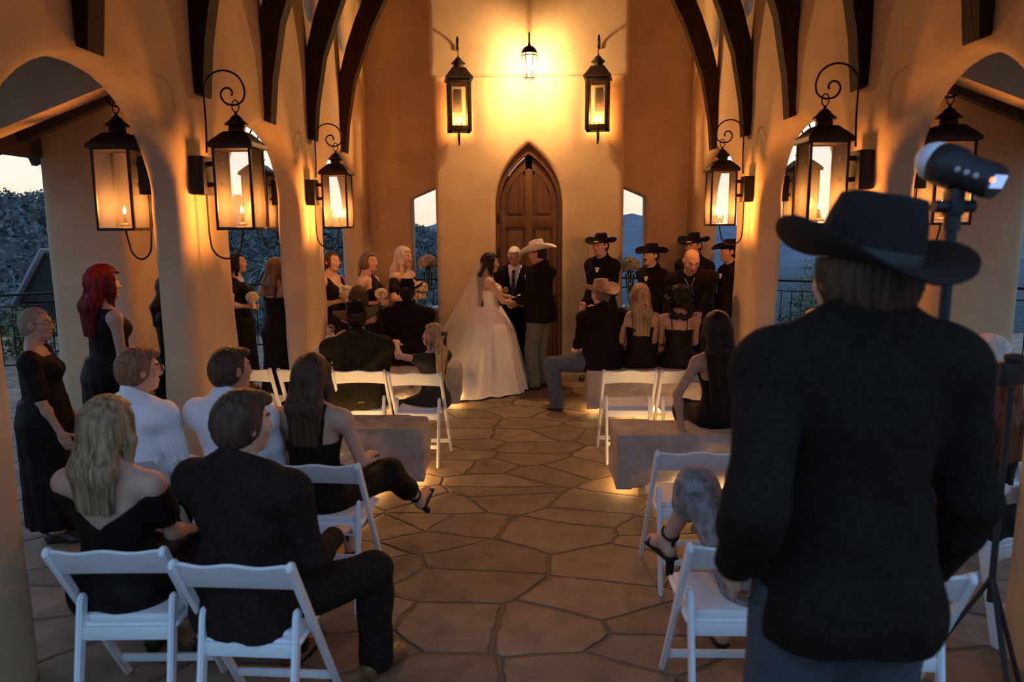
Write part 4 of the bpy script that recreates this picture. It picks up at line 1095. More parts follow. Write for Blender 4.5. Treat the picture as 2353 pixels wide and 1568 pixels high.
def land_mat():
    m = bpy.data.materials.new('wooded_hillside'); m.use_nodes = True; N, L = m.node_tree.nodes, m.node_tree.links; b = N['Principled BSDF']
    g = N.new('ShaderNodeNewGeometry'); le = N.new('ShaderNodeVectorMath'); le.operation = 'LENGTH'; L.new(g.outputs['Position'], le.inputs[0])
    n1 = N.new('ShaderNodeTexNoise'); n1.inputs['Scale'].default_value = .55; n1.inputs['Detail'].default_value = 9; n1.inputs['Roughness'].default_value = .7; L.new(g.outputs['Position'], n1.inputs['Vector'])
    r1 = N.new('ShaderNodeValToRGB'); e = r1.color_ramp.elements; e[0].position = .36; e[0].color = (.05, .065, .06, 1); e[1].position = .7; e[1].color = (.18, .195, .175, 1); L.new(n1.outputs['Fac'], r1.inputs[0])
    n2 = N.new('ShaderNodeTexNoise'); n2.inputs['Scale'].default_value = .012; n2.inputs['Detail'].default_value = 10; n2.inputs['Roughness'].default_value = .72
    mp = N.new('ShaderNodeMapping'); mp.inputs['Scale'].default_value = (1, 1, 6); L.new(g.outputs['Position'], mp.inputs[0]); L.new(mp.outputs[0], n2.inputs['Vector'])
    r2 = N.new('ShaderNodeValToRGB'); e = r2.color_ramp.elements; e[0].position = .38; e[0].color = (.12, .15, .18, 1); e[1].position = .66; e[1].color = (.24, .26, .28, 1); L.new(n2.outputs['Fac'], r2.inputs[0])  # distance haze put into the colour: far hills turn blue-grey
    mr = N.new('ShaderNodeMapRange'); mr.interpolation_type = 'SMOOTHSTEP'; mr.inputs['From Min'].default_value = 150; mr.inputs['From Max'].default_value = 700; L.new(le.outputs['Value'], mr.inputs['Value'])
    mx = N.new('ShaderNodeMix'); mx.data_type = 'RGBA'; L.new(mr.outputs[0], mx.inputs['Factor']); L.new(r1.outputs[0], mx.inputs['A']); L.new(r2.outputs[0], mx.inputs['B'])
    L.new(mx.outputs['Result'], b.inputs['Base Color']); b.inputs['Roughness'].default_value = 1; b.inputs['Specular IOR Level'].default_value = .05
    bp = N.new('ShaderNodeBump'); bp.inputs['Distance'].default_value = 1.2; L.new(n1.outputs['Fac'], bp.inputs['Height']); L.new(bp.outputs[0], b.inputs['Normal'])
    return m
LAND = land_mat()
rad = np.concatenate([np.geomspace(13.3, 400, 90), np.geomspace(430, 4200, 60)]); an = np.radians(np.linspace(-75, 75, 220))
RR, AA = np.meshgrid(rad, an, indexing='ij'); LX, LY = RR*np.sin(AA), RR*np.cos(AA)
LZ = hill_h(LX, LY)
V = np.stack([LX, LY, LZ], -1).reshape(-1, 3); n0, n1 = RR.shape
ii = np.arange(n0*n1).reshape(n0, n1)
Fq = np.stack([ii[:-1, :-1], ii[1:, :-1], ii[1:, 1:], ii[:-1, 1:]], -1).reshape(-1, 4)[:, ::-1]
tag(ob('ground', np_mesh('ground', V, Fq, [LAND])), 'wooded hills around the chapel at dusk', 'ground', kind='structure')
# scrub and trees on the slopes: uncountable growth, one object
LEAF = mat('dark_foliage', (.115, .13, .115), .9, var=.7, scale=2.2, spec=.1)
def scrub():
    rr = random.Random(4); Vs, Fs = [], []; off = 0
    bm = bmesh.new(); bmesh.ops.create_icosphere(bm, subdivisions=1, radius=1); base = np.array([v.co[:] for v in bm.verts]); fc = np.array([[v.index for v in f.verts] for f in bm.faces]); bm.free()
    R = np.random.RandomState(3)
    for k in range(1300):
        a = math.radians(rr.uniform(-42, 40)); r = rr.uniform(17, 170) if k < 1150 else rr.uniform(100, 240)
        if k < 800: a = math.radians(rr.uniform(-42, -6))
        x, y = r*math.sin(a), r*math.cos(a); z = float(hill_h(np.array(x), np.array(y)))
        if -11.5 < x < -7.5 and 12.8 < y < 17: continue
        s = rr.uniform(.4, 1.0)*(1 if r < 50 else 1.8)
        m_ = 80 if r < 70 else 50                              # leafy sprays
        c = R.normal(0, 1, (m_, 3)); c = c/np.linalg.norm(c, axis=1)[:, None]*(R.uniform(.35, 1, (m_, 1))**.5)*s*np.array([1, 1, .8]) + np.array([x, y, z + s*.35])
        u = R.normal(0, 1, (m_, 3)); u /= np.linalg.norm(u, axis=1)[:, None]; v = R.normal(0, 1, (m_, 3)); v -= u*(u*v).sum(1)[:, None]; v /= np.linalg.norm(v, axis=1)[:, None]
        l = s*R.uniform(.12, .28, (m_, 1))
        Vs.append(np.stack([c - u*l, c - v*l*.45, c + u*l, c + v*l*.45], 1).reshape(-1, 3)); Fs.append(np.arange(4*m_).reshape(-1, 4) + off); off += 4*m_
    me = np_mesh('hillside_scrub', np.concatenate(Vs), np.concatenate(Fs), [LEAF], smooth=False)
    tag(ob('hillside_scrub', me), 'dark scrub and trees covering the slopes outside', 'scrub', kind='stuff')
scrub()
def palm(loc, n, L, label, name='palm', seed=1, w=.022, up=.6):
    rr = random.Random(seed); r = empty(name, loc); tag(r, label, 'plant')
    tr = MB(); tr.tube([(0, 0, -1.2), (.02, 0, -.4), (0, 0, .15)], [.14, .12, .10], 10); tr.build('trunk', mat('palm_bark', (.06, .045, .03), .9, var=.4, scale=20, bump=.01), r)
    m = MB()
    for k in range(n):
        az = rr.uniform(0, 2*PI); el0 = rr.uniform(-.3, 1.35)*up + .2; LL = L*rr.uniform(.7, 1.15)
        P = []; x = z = 0.0; e = el0
        for i in range(8):
            u = i/7; ww = w*(1 - u)**.6*(.6 + .4*min(1, u*6))
            c, s = math.cos(az), math.sin(az)
            P.append([(c*x - s*ww, s*x + c*ww, z + .1), (c*x, s*x, z + .1 - ww*.5), (c*x + s*ww, s*x - c*ww, z + .1)])
            x += LL/7*math.cos(e); z += LL/7*math.sin(e); e -= .22 + .1*rr.random()
        m.quadgrid(P)
    m.build('fronds', mat('palm_frond', (.17, .23, .17), .5, var=.35, scale=6), r)
palm((-4.45, 12.75, .95), 130, 1.15, 'spiky palm with long narrow fronds beyond the left railing', seed=2)
palm((-3.55, 13.7, .5), 80, 1.0, 'spiky palm low beside the pier behind the bridesmaid in the deep neckline', seed=5)
def bush(loc, s, n, label, name='shrub', seed=1, col=(.05, .075, .03)):
    rr = random.Random(seed); r = empty(name, loc); tag(r, label, 'shrub')
    st = MB()
    for k in range(6): st.tube([(0, 0, -1.5), (rr.uniform(-.1, .1), rr.uniform(-.1, .1), -.3), (rr.uniform(-.4, .4)*s, rr.uniform(-.3, .3)*s, .5*s)], [.03, .02, .008], 6)
    st.build('stem', mat('twig_bark', (.05, .035, .025), .9), r)
    m = MB()
    for k in range(n):
        th = rr.uniform(0, 2*PI); ph = math.acos(rr.uniform(-1, 1)); q = rr.random()**.4
        p = Vector((math.sin(ph)*math.cos(th)*s*q, math.sin(ph)*math.sin(th)*s*q, math.cos(ph)*s*q*1.1))
        d = Vector((rr.uniform(-1, 1), rr.uniform(-1, 1), rr.uniform(-.2, 1))).normalized(); u = d.orthogonal().normalized(); l = rr.uniform(.05, .10)
        m.quadgrid([[p - u*.001, p + u*.001], [p + d*l*.5 - u*l*.3, p + d*l*.5 + u*l*.3], [p + d*l - u*.002, p + d*l + u*.002]])
    m.build('foliage', mat(name + '_leaf_%d' % seed, col, .6, var=.5, scale=9), r)
bush((5.05, 12.6, .75), .62, 900, 'leafy green shrub just beyond the right railing', seed=3, col=(.10, .13, .035))
bush((4.35, 11.6, .35), .45, 700, 'lower dark shrub below the leafy one, behind the right railing', seed=4, col=(.05, .075, .03))
bush((-7.9, 11.2, .2), .55, 700, 'yellowish shrub beyond the far left railing', seed=6, col=(.12, .12, .03))
bush((-6.9, 11.6, -.1), .6, 700, 'dark green shrub low beyond the far left railing', seed=7, col=(.04, .075, .035))
# small hut with a steep roof beyond the terrace
h = empty('garden_hut', (-9.35, 14.2, -.6)); tag(h, 'small dark hut with a steep pale roof slope beyond the left railing', 'hut')
m = MB(); m.prism([(-.62, 1.15), (.62, 1.15), (0, 2.12)], 'y', 0, 1.2); m.prism([(-.55, -.8), (.55, -.8), (.55, 1.15), (-.55, 1.15)], 'y', .05, 1.15); m.build('hut_wall', mat('hut_dark_board', (.03, .028, .026), .9), h)
m = MB(); m.bar((-.72, .55, 1.02), (0.02, .55, 2.17), 1.4, .05); m.build('roof_slope', mat('hut_roof_sheet', (.25, .24, .26), .6), h)
# ---------------------------------------------------------------- roses and bouquets
ROSE = mat('cream_rose_petal', (.80, .72, .56), .6, var=.06, scale=30, sub=.05)
ROSE2 = mat('yellowed_rose_petal', (.78, .62, .36), .6, var=.06, scale=30)
GREEN = mat('rose_leaf', (.03, .06, .025), .6, var=.3, scale=20)
def rose_mesh(m, name):
    b = MB(); rr = random.Random(9)
    for ring, (n, r, hgt, opn) in enumerate(((3, .010, .030, .15), (4, .020, .032, .35), (5, .030, .030, .65), (6, .038, .022, 1.05))):
        for k in range(n):
            a0 = 2*PI*k/n + ring*.7; da = 2*PI/n*.75; P = []
            for i in range(5):
                u = i/4; row = []
                for j in range(5):
                    v = -1 + j/2; a = a0 + v*da*(.5 + .3*math.sin(u*PI)); rad_ = r*(.35 + .65*u**.7) + opn*.012*u*u; zz = hgt*u*(1 - .22*v*v*u) - .012 + .004*ring*-1
                    row.append((rad_*math.cos(a), rad_*math.sin(a), zz))
                P.append(row)
            b.quadgrid(P)
    b.ico((0, 0, -.004), .022, 1)
    return b.mesh(name, m, True)
ROSE_ME = rose_mesh(ROSE, 'rose'); ROSE_ME2 = rose_mesh(ROSE2, 'rose')
def bouquet(c, n, R, label, seed, me=None, name='bouquet', stem=.16, tilt=(0, 0), cat='bouquet', vase=False, squash=.75, sc=1.0, leafk=14, group='white rose bouquets'):
    rr = random.Random(seed); r = empty(name, c); tag(r, label, cat, group)
    for k in range(n):
        u = (k + .5)/n; ph = math.acos(1 - u*1.25); th = k*2.39996
        d = Vector((math.sin(ph)*math.cos(th), math.sin(ph)*math.sin(th), math.cos(ph)))
        o = ob('rose', me or ROSE_ME, r, loc=(d.x*R, d.y*R, d.z*R*squash)); o.rotation_mode = 'QUATERNION'; o.rotation_quaternion = Vector((0, 0, 1)).rotation_difference(d); s_ = sc*rr.uniform(.85, 1.15); o.scale = (s_, s_, s_)
    lf = MB()
    for k in range(leafk):
        a = rr.uniform(0, 2*PI); e = rr.uniform(-.6, .5); d = Vector((math.cos(a)*math.cos(e), math.sin(a)*math.cos(e), math.sin(e))); u = d.cross(Vector((0, 0, 1))).normalized(); p = d*R*.75; l = R*.75
        lf.quadgrid([[p - u*.004, p + u*.004], [p + d*l*.4 - u*l*.22, p + d*l*.4 + u*l*.22], [p + d*l*.8 - u*l*.12, p + d*l*.8 + u*l*.12], [p + d*l - u*.002, p + d*l + u*.002]])
    lf.build('leaf', GREEN, r)
    st = MB()
    for k in range(5): st.tube([(math.cos(k*1.26)*R*.4, math.sin(k*1.26)*R*.4, 0), (math.cos(k*1.26)*.012 + tilt[0]*.5, math.sin(k*1.26)*.012 + tilt[1]*.5, -stem*.5), (math.cos(k*1.26)*.018 + tilt[0], math.sin(k*1.26)*.018 + tilt[1], -stem)], .006, 6)
    st.build('stem', GREEN, r)
    if not vase:
        w = MB(); w.tube([(tilt[0]*.4, tilt[1]*.4, -stem*.35), (tilt[0]*.9, tilt[1]*.9, -stem*.85)], [.021, .019], 10); w.build('ribbon_wrap', ROSE, r)
    return r
# ---------------------------------------------------------------- the wedding party
HATB = mat('black_felt', (.010, .007, .005), .85, var=.2, scale=60, spec=.1)
HATW = mat('white_felt', (.78, .68, .58), .8, sheen=.2); HATT = mat('tan_felt', (.33, .21, .13), .85, var=.08, scale=40, sheen=.2); HATC = mat('charcoal_felt', (.021, .017, .0155), .85, var=.15, scale=60, spec=.12)
BAND = mat('hat_band_ribbon', (.02, .018, .017), .4); TIE = mat('dark_patterned_tie', (.06, .04, .03), .5, var=.6, scale=90)
WHT = mat('white_cotton', (.74, .72, .70), .8)
GLS = mat('thin_metal_rim', (.35, .30, .25), .3, .8)
# bride, facing the groom
b = Person('bride in strapless ivory gown and long veil holding hands with the groom', -.47, 8.78, -78, 1.66, 'f', face_detail=True, head=(-4, -4, 0), RH=(.09, .37, 1.03), LH=(-.03, .40, 1.06), skin='light', curl=.9, palmR=(-1, 0, .3), palmL=(1, 0, -.3), wide=1.06).make()
b.hairs('long', H_DARK(), .52, vol=.004)
b.dress(IVORY, 'strapless', hem=.70, e=.010, name='gown_bodice', top=.335, folds=0)
def gown(p):
    k = p.k; zt = 1.055*k; n = 120; rows = []
    rr = math.radians(-(p.face)); tr = math.radians(218)          # train direction in world
    trl = tr - R_(p.face)
    for i in range(34):
        u = i/33; z = zt*(1 - u)**1.0
        if i > 30: z = max(z, .012)
        row = []
        for j in range(n):
            a = 2*PI*j/n; da = (a - trl + PI) % (2*PI) - PI
            base = .150 + .085*min(1, u*4.5) + .255*u**1.15
            train = .62*math.exp(-(da/.55)**2)*max(0, (u - .45)/.55)**2.6 + .10*math.exp(-(da/1.2)**2)*u
            f_ = .028*u**1.2*math.sin(11*a + 1.7*math.sin(3*a)) + .012*u*math.sin(23*a + 2*u)
            r_ = base + train + f_*(1 + train)
            zz = z + (.012*math.sin(17*a)*u if z > .05 else .006 + .006*math.sin(17*a + 9*r_))
            if train > .25 and u > .85: zz = .012 + .05*(1 - u)/.15*1.0 + .015*abs(math.sin(8*a))
            row.append((r_*math.cos(a), r_*math.sin(a)*1.0, max(zz, .008)))
        rows.append(row)
    m = MB(); m.quadgrid(rows, False, True); m.build('gown_skirt', IVORY, p.root, smooth=True, angle=None)
    bw = MB()
    for q in (-1, 1):
        for t in range(3):
            c = (p.chest + v3(q*(.05 + .02*t), .115 - .02*t, .02 + .018*t))*k; bw.ico(c, .045 - .006*t, 2, (1, .7, .95))
    bw.build('bodice_bow', IVORY, p.root, smooth=True, angle=None)
    # veil
    VE = veil_mat('veil_tulle', (.88, .80, .70), .42); rows = []
    hc = p.hc*k; n = 44
    for i in range(30):
        u = i/29; row = []
        for j in range(n):
            v = -1 + 2*j/(n - 1)
            ang = -PI/2 + v*(1.25 - .25*u)             # behind the head in local coordinates
            rad_ = .085 + .90*u**1.08 + .030*u*math.sin(v*15 + 2*u)
            x = rad_*math.cos(ang)*(.75 - .1*u); y = rad_*math.sin(ang) + hc[1] - .0
            z = (hc[2] + .105)*(1 - u) + .03*u - .06*(1 - u)*v*v
            row.append((x - .05*u, y, z))
        rows.append(row)
    m = MB(); m.quadgrid(rows); m.build('veil', VE, p.root, smooth=True, angle=None)
gown(b)
g = Person('groom in white hat, black jacket and grey jeans facing the bride', .14, 8.80, 62, 1.78, 'm', face_detail=True, head=(12, -14, 0), RH=(.06, .33, 1.02), LH=(-.14, .30, 1.05), skin='tan', curl=.9, palmR=(-1, 0, .2), palmL=(1, 0, .2), wide=1.10, belly=.02).make()
g.jacket(BLACK, hem=-.13, e=.022).shirt_front(WSHIRT).trousers(GJEAN).shoes(SHOE, boot=True).hairs('crop', H_DARK(), zmax=.05).hat(HATW, crown=.12, brim=(.19, .215), curl=.06, band=HATW, tilt=(2, 0, 0), sc=1.07).boutonniere(ROSE)
o_ = Person('grey-haired officiant in dark suit and tie reading between bride and groom', -.17, 9.32, 172, 1.73, 'm', face_detail=True, head=(4, -22, 0), RH=(.10, .30, 1.14), LH=(-.13, .30, 1.06), skin='light', curl=.8, palmR=(-.6, -.2, .6), palmL=(.2, 0, 1), wide=1.05, belly=.02).make()
o_.jacket(BLACK, hem=-.16, vopen=.13, collar=True).shirt_front(WSHIRT, TIE).trousers(BLACK).shoes().hairs('short', H_WHITE(), vol=-.006).glasses(GLS)
bk = empty('open_book', (-.03, 8.98, 1.09), R_(172)); tag(bk, 'small open book in the hand of the officiant', 'book')
m = MB()
for q in (-1, 1): m.box((q*.05, 0, .012), (.10, .15, .010), Matrix.Rotation(-q*.25, 3, 'Y'), .002)
m.build('page', mat('book_paper', (.7, .6, .5), .8), bk)
m = MB()
for q in (-1, 1): m.box((q*.052, 0, .002), (.108, .16, .006), Matrix.Rotation(-q*.25, 3, 'Y'), .002)
m.build('cover', mat('book_cover', (.10, .02, .015), .6), bk)
# bridesmaids
def hold(x, y, face, c, dz=-.09, spread=.03):
    """wrist targets (left, right) for two hands around a stem at world point c"""
    a = R_(face); dx, dy = (c[0] - x)*.80, (c[1] - y)*.80
    u, v = dx*math.cos(a) + dy*math.sin(a), -dx*math.sin(a) + dy*math.cos(a)
    return dict(LH=(u - spread, v, c[2] + dz + .01), RH=(u + spread, v, c[2] + dz - .02), palmL=(1, .2, 0), palmR=(-1, .2, 0), poleL=(-1, -.6, -.8), poleR=(1, -.6, -.8))
q = Person('blonde bridesmaid in off-shoulder black dress by the left window', -1.53, 9.05, -118, 1.73, 'f', face_detail=True, head=(8, -3, 4), **hold(-1.53, 9.05, -118, (-1.30, 8.80, 1.225)), skin='light', curl=1.0).make()
q.dress(BLACKD, 'off', hem=.12, sleeves='off', top=.36).hairs('long', H_PLAT(), .30, vol=.006, side=.02).shoes()
q = Person('bridesmaid with wavy tied-back hair in black halter dress', -1.88, 8.72, -105, 1.68, 'f', face_detail=True, head=(-6, 2, 0), **hold(-1.88, 8.72, -105, (-1.70, 8.50, 1.185)), skin='light', curl=1.0).make()
q.dress(BLACKD, 'halter', hem=.12).hairs('pony', H_LBRN(), .14, vol=.01, side=.05).shoes()
q = Person('bridesmaid in deep V-neck black dress beside the left pillar', -2.27, 8.52, -115, 1.70, 'f', face_detail=True, head=(-6, 0, 0), **hold(-2.27, 8.52, -115, (-2.06, 8.30, 1.235)), skin='light', curl=1.0, wide=1.05).make()
q.dress(BLACKD, 'v', hem=.12).hairs('bun', H_BRN()).shoes()
q = Person('bridesmaid in black holding a bouquet outside, in front of the palm', -3.42, 8.65, -80, 1.68, 'f', face_detail=True, head=(-6, 3, 0), **hold(-3.42, 8.65, -80, (-3.20, 8.50, 1.15)), skin='light', curl=1.0, wide=1.1).make()
q.dress(BLACKD, 'scoop', hem=.14, sleeves='cap').hairs('long', H_DARK(), .22).sandals()
q = Person('bridesmaid with straight light-brown hair, mostly behind the left pillar', -2.66, 7.74, -25, 1.66, 'f', head=(-10, 0, 0), RH=(.06, .30, 1.05), LH=(-.06, .30, 1.07), skin='tan', curl=1.0).make()
q.dress(BLACKD, 'low', hem=.12, top=.36).hairs('long', H_LBRN(), .27).shoes()
q = Person('woman with bright red wavy hair in black dress standing by the gallery pier', -3.06, 5.25, -40, 1.70, 'f', face_detail=True, head=(0, 0, 0), RH=(.17, .10, .80), LH=(-.2, .12, .80), skin='light', wide=1.28, belly=.02).make()
q.dress(BLACKD, 'scoop', hem=.14, sleeves=None, flare=.06, strap=True).hairs('long', H_RED(), .36, vol=.020, gro=.004).shoes()
q = Person('person in long black clothes almost hidden behind the near left pillar', -2.83, 5.75, -70, 1.62, 'f', head=(0, -4, 0), skin='mid', wide=1.1).make()
q.dress(BLACKD, 'scoop', hem=.10, sleeves='long').hairs('long', H_DARK(), .3).shoes()
q = Person('person with shaved grey hair and glasses in black dress at the far left', -3.02, 4.42, -66, 1.50, 'f', face_detail=True, head=(-12, 0, 0), RH=(.20, .12, .70), LH=(-.2, .14, .72), skin='tan', wide=1.2, belly=.03).make()
q.dress(BLACKD, 'scoop', hem=.12, sleeves='short', flare=.08).hairs('crop', hair_mat('buzzed', (.22, .14, .095), (.33, .23, .16))).glasses(GLS).shoes()
# groomsmen
q = Person('groomsman in black hat with pale boutonniere standing right of the door', .90, 9.22, 128, 1.86, 'm', face_detail=True, head=(10, -2, 0), RH=(.12, .16, .98), LH=(-.12, .17, .97), skin='light').make()
q.jacket(BLACK, hem=-.14).trousers(BLACK).shoes(boot=True).hairs('crop', H_DARK(), zmax=.05).hat(HATB, crown=.115, brim=(.195, .215), curl=.055).boutonniere(ROSE)
q = Person('groomsman with moustache and black hat in front of the right window', 1.49, 9.02, 118, 1.73, 'm', face_detail=True, head=(6, 0, 0), RH=(.12, .16, .92), LH=(-.12, .17, .91), skin='light', belly=.03).make()
q.jacket(BLACK, hem=-.14).trousers(BLACK).shoes(boot=True).hairs('crop', H_DARK(), zmax=.05).hat(HATB, crown=.115, brim=(.185, .215), curl=.06).boutonniere(ROSE2)
q.groups('moustache', [([cap(q.headw(-.028, .090, -.052), q.headw(0, .102, -.046), .006, .009, .006), cap(q.headw(.028, .090, -.052), q.headw(0, .102, -.046), .006, .009, .006)], [])], H_DARK(), .005)
q = Person('groomsman in black hat standing behind the bald man', 1.98, 8.95, 125, 1.86, 'm', face_detail=True, head=(8, -4, 0), skin='tan').make()
q.jacket(BLACK, hem=-.14).trousers(BLACK).shoes().hairs('crop', H_DARK(), zmax=.05).hat(HATB, crown=.115, brim=(.19, .215), curl=.06)
q = Person('groomsman in black hat half hidden by the right lantern pillar', 2.38, 8.83, 95, 1.78, 'm', face_detail=True, head=(0, 0, 0), skin='tan').make()
q.jacket(BLACK, hem=-.14).trousers(BLACK).shoes().hairs('crop', H_DARK(), zmax=.05).hat(HATB, crown=.115, brim=(.19, .215), curl=.06).boutonniere(ROSE)
# bouquets they hold, arrangements in the windows
bouquet((-3.20, 8.50, 1.15), 13, .062, 'white rose bouquet held outside in front of the palm', 1, tilt=(.02, -.03))
bouquet((-2.06, 8.30, 1.235), 12, .060, 'white rose bouquet held by the bridesmaid in the deep neckline', 2)
bouquet((-1.70, 8.50, 1.185), 11, .058, 'cream rose bouquet held by the halter-dress bridesmaid', 3)
bouquet((-1.30, 8.80, 1.225), 14, .085, 'yellowish rose bouquet held by the blonde bridesmaid by the window', 4, ROSE_ME2)
VG = glass_mat('vase_glass', (.9, .95, .95), .35)
def arrangement(x, y, z, label, vlabel, seed):
    bouquet((x, y, z), 22, .125, label, seed, ROSE_ME, 'flower_arrangement', .36, cat='flowers', vase=True, squash=.95, sc=1.15, leafk=26, group='tall rose arrangements')
    v = MB(); zb = .825; h = z - .10 - zb
    v.lathe([(.055, 0), (.06, .01), (.022, .06), (.018, .12), (.03, .2), (.055, h*.7), (.07, h), (.066, h), (.05, h*.7), (.026, .21), (.012, .13)], (x, y, zb), 24, cap=False)
    o = v.build('glass_vase', VG, smooth=True); tag(o, vlabel, 'vase', 'glass flower vases')
arrangement(-1.40, 10.33, 1.43, 'tall white rose arrangement in the window left of the altar', 'footed glass vase on the sill of the left altar window', 11)
arrangement(1.41, 10.33, 1.38, 'tall white rose arrangement in the window right of the altar', 'footed glass vase on the sill of the right altar window', 12)
# ---------------------------------------------------------------- guests on the front benches
SB = .495
q = Person('man in black hat and black suit seated on the front left bench', -1.30, 7.90, 6, 1.77, 'm', 'sit', SB, head=(-6, -2, 0), skin='tan', wide=1.12).make()
q.jacket(BLACK).trousers(BLACK).shoes(boot=True).hairs('crop', H_DARK(), zmax=.05).hat(HATB, crown=.115, brim=(.19, .215), curl=.07, band=BAND)
q = Person('dark-haired woman in black seated between two men in black hats, left side', -1.83, 7.90, -15, 1.66, 'f', 'sit', SB, head=(-14, 0, 0), skin='tan').make()
q.dress(BLACKD, 'off', sleeves='off', top=.37).hairs('long', H_BRN(), .26, vol=.006).shoes()
q = Person('man in tan hat, black jacket and blue jeans on the front right bench', .76, 7.62, 22, 1.77, 'm', 'sit', SB, head=(14, -4, -5), skin='light', wide=1.12, RF=None, LF=(-.42, .18, .09), kneeL=(-.9, .9, .5), face_detail=True).make()
q.jacket(BLACK, collar=True).shirt_front(WSHIRT).trousers(JEAN, flare=.02).shoes(SHOE, boot=True).hairs('crop', H_LBRN(), zmax=.05).hat(HATT, crown=.125, brim=(.19, .215), curl=.065, band=HATT, tilt=(8, 4, 0))
q = Person('blonde woman in black dress seated beside the man in the tan hat', 1.16, 7.68, 4, 1.70, 'f', 'sit', SB, head=(-4, 0, 0), skin='light').make()
q.dress(BLACKD, 'low', top=.34, strap=.016).hairs('long', H_BLOND(), .40, vol=.012).shoes()
q = Person('woman with thin straps being embraced by the bald man, right bench', 1.56, 7.64, -8, 1.66, 'f', 'sit', SB, head=(-14, -6, 0), skin='tan', wide=1.05).make()
q.dress(BLACKD, 'low', top=.33, strap=.006).hairs('curly', H_DARK(), .22, vol=.026).shoes()
q = Person('bald man in black shirt bending to embrace the seated woman', 1.88, 8.28, 158, 1.82, 'm', face_detail=True, lean=(30, 4, 0), head=(26, -30, 0), RH=(.22, .50, .92), LH=(-.12, .74, .95), skin='tan', wide=1.08, palmR=(-.5, -.8, 0), curl=.25).make()
q.jacket(BLACK, hem=-.12, e=.016, name='shirt').trousers(BLACK).shoes()
q.groups('necklace', [([cap(q.pt(-.05, .07, .50), q.pt(0, .125, .40), .005, .005, 0), cap(q.pt(.05, .07, .50), q.pt(0, .125, .40), .005, .005, 0)], [])], mat('gold_chain', (.6, .42, .18), .3, .9), .005)
q = Person('woman with very long straight dark hair seated on the second right bench', 1.42, 5.38, 6, 1.68, 'f', 'sit', .485, lean=(-4, -6, 0), head=(2, 0, 0), LH=(-.33, -.12, .50), palmL=(0, 0, -1), curl=.08, skin='tan', poleL=(-1, -.4, .2)).make()
q.dress(BLACKD, 'low', top=.30).hairs('long', H_DARK(), .68, vol=.018).shoes()
# ---------------------------------------------------------------- row behind the front benches
q = Person('man in black hat and dark olive jacket seated with a baby on his left shoulder', -1.44, 6.13, 10, 1.69, 'm', 'sit', head=(8, -4, 0), LH=(-.22, .26, .95), skin='tan', wide=1.26, belly=.05).make()
q.jacket(OLIVE, hem=-.10, e=.026).trousers(BLACK).shoes().hairs('crop', H_DARK(), zmax=.05).hat(HATB, brim=(.215, .235), curl=.035, band=BAND, tilt=(9, -5, 0))
bel = MB(); bel.tube([tuple((q.P + v3(.20*math.cos(a)*1.0, .175*math.sin(a), -.03 + .035*(1 + math.sin(a))))*q.k) for a in [PI + PI*i/20 for i in range(21)]], .016, 8)
bel.build('studded_belt', mat('gold_studs', (.45, .34, .16), .3, .8, var=.6, scale=160), q.root)
bb = Person('baby in pale ruffled outfit held on the shoulder of the man in the olive jacket', -1.72, 6.36, 120, .62, 'f', 'sit', .80, head=(0, -10, 0), RH=(.06, .12, .88), LH=(-.06, .12, .88), skin='pale', fingers=False, pel=(0, 0, .83), RF=(.06, .12, .70), LF=(-.06, .12, .70), vox=.009, z0=.0).make()
bb.dress(mat('pale_blue_cotton', (.55, .60, .66), .8), 'scoop', hem=-1, sleeves='long', e=.05, name='baby_dress').hairs('crop', H_LBRN())
q = Person('girl with long wavy blonde hair and dark hair bow turning on her chair', -.80, 6.10, 52, 1.36, 'f', 'sit', head=(26, 6, 6), LH=(-.22, .20, .98), RH=(.10, .28, .60), palmL=(.2, .6, -.6), curl=.7, skin='light', face_detail=True, vox=.009).make()
q.dress(mat('dark_olive_dress', (.02, .018, .012), .8, var=.3, scale=12), 'scoop', hem=.28, sleeves='cap').hairs('long', H_BLOND(), .46, vol=.012).sandals()
pr = []
for i in range(14): pr.append(ell(q.headw(.03 + .012*math.sin(i*1.9), -.125 - .004*i, .03 - .032*i), (.030 - .0008*i, .022, .024), _rot3((0, 0, i*.9)), .008))
pr += [ell(q.headw(.075, -.125, .03), (.04, .018, .028), q.Hd, .01), ell(q.headw(-.03, -.13, .035), (.038, .018, .026), q.Hd, .01)]
q.groups('hair_bow', [(pr, [])], mat('lace_bow', (.03, .022, .016), .8, var=.7, scale=70), .007)
# ---------------------------------------------------------------- left rows nearer the camera
q = Person('man in white shirt and glasses, left of the two men in white shirts', -2.08, 3.80, -20, 1.74, 'm', 'sit', head=(-26, -3, 0), RH=(.20, .26, .63), skin='light', face_detail=True, wide=1.02).make()
q.jacket(WSHIRT, hem=-.10, e=.020, name='shirt', wr=.006).trousers(BLACK).shoes().hairs('short', H_GING()).glasses(GLS)
q = Person('man in white shirt seated right of the man with glasses', -1.57, 3.77, -16, 1.75, 'm', 'sit', head=(-22, 0, 0), skin='tan', face_detail=True, wide=1.05).make()
q.jacket(WSHIRT, hem=-.10, e=.020, name='shirt', wr=.006).trousers(BROWNS).shoes().hairs('short', H_BRN(), vol=-.005)
q = Person('brown-haired woman in black strap dress with crossed legs and heeled sandals', -1.15, 3.80, -8, 1.65, 'f', 'sit', .47, head=(-6, -4, 0), RH=(.20, .30, .66), skin='light', RF=(.37, .66, .27), kneeR=(.35, .3, 1), LF=(.02, .40, .085), wide=1.12, heel=.05, curl=.5).make()
q.dress(BLACKD, 'low', top=.30, strap=.020, shin=.60).hairs('long', H_BRN(), .36, vol=.008).sandals()
q = Person('blonde woman with bare shoulders in black seated at the front left', -1.67, 2.80, -6, 1.66, 'f', 'sit', head=(-12, -2, 0), skin='light', wide=1.16, vox=.007).make()
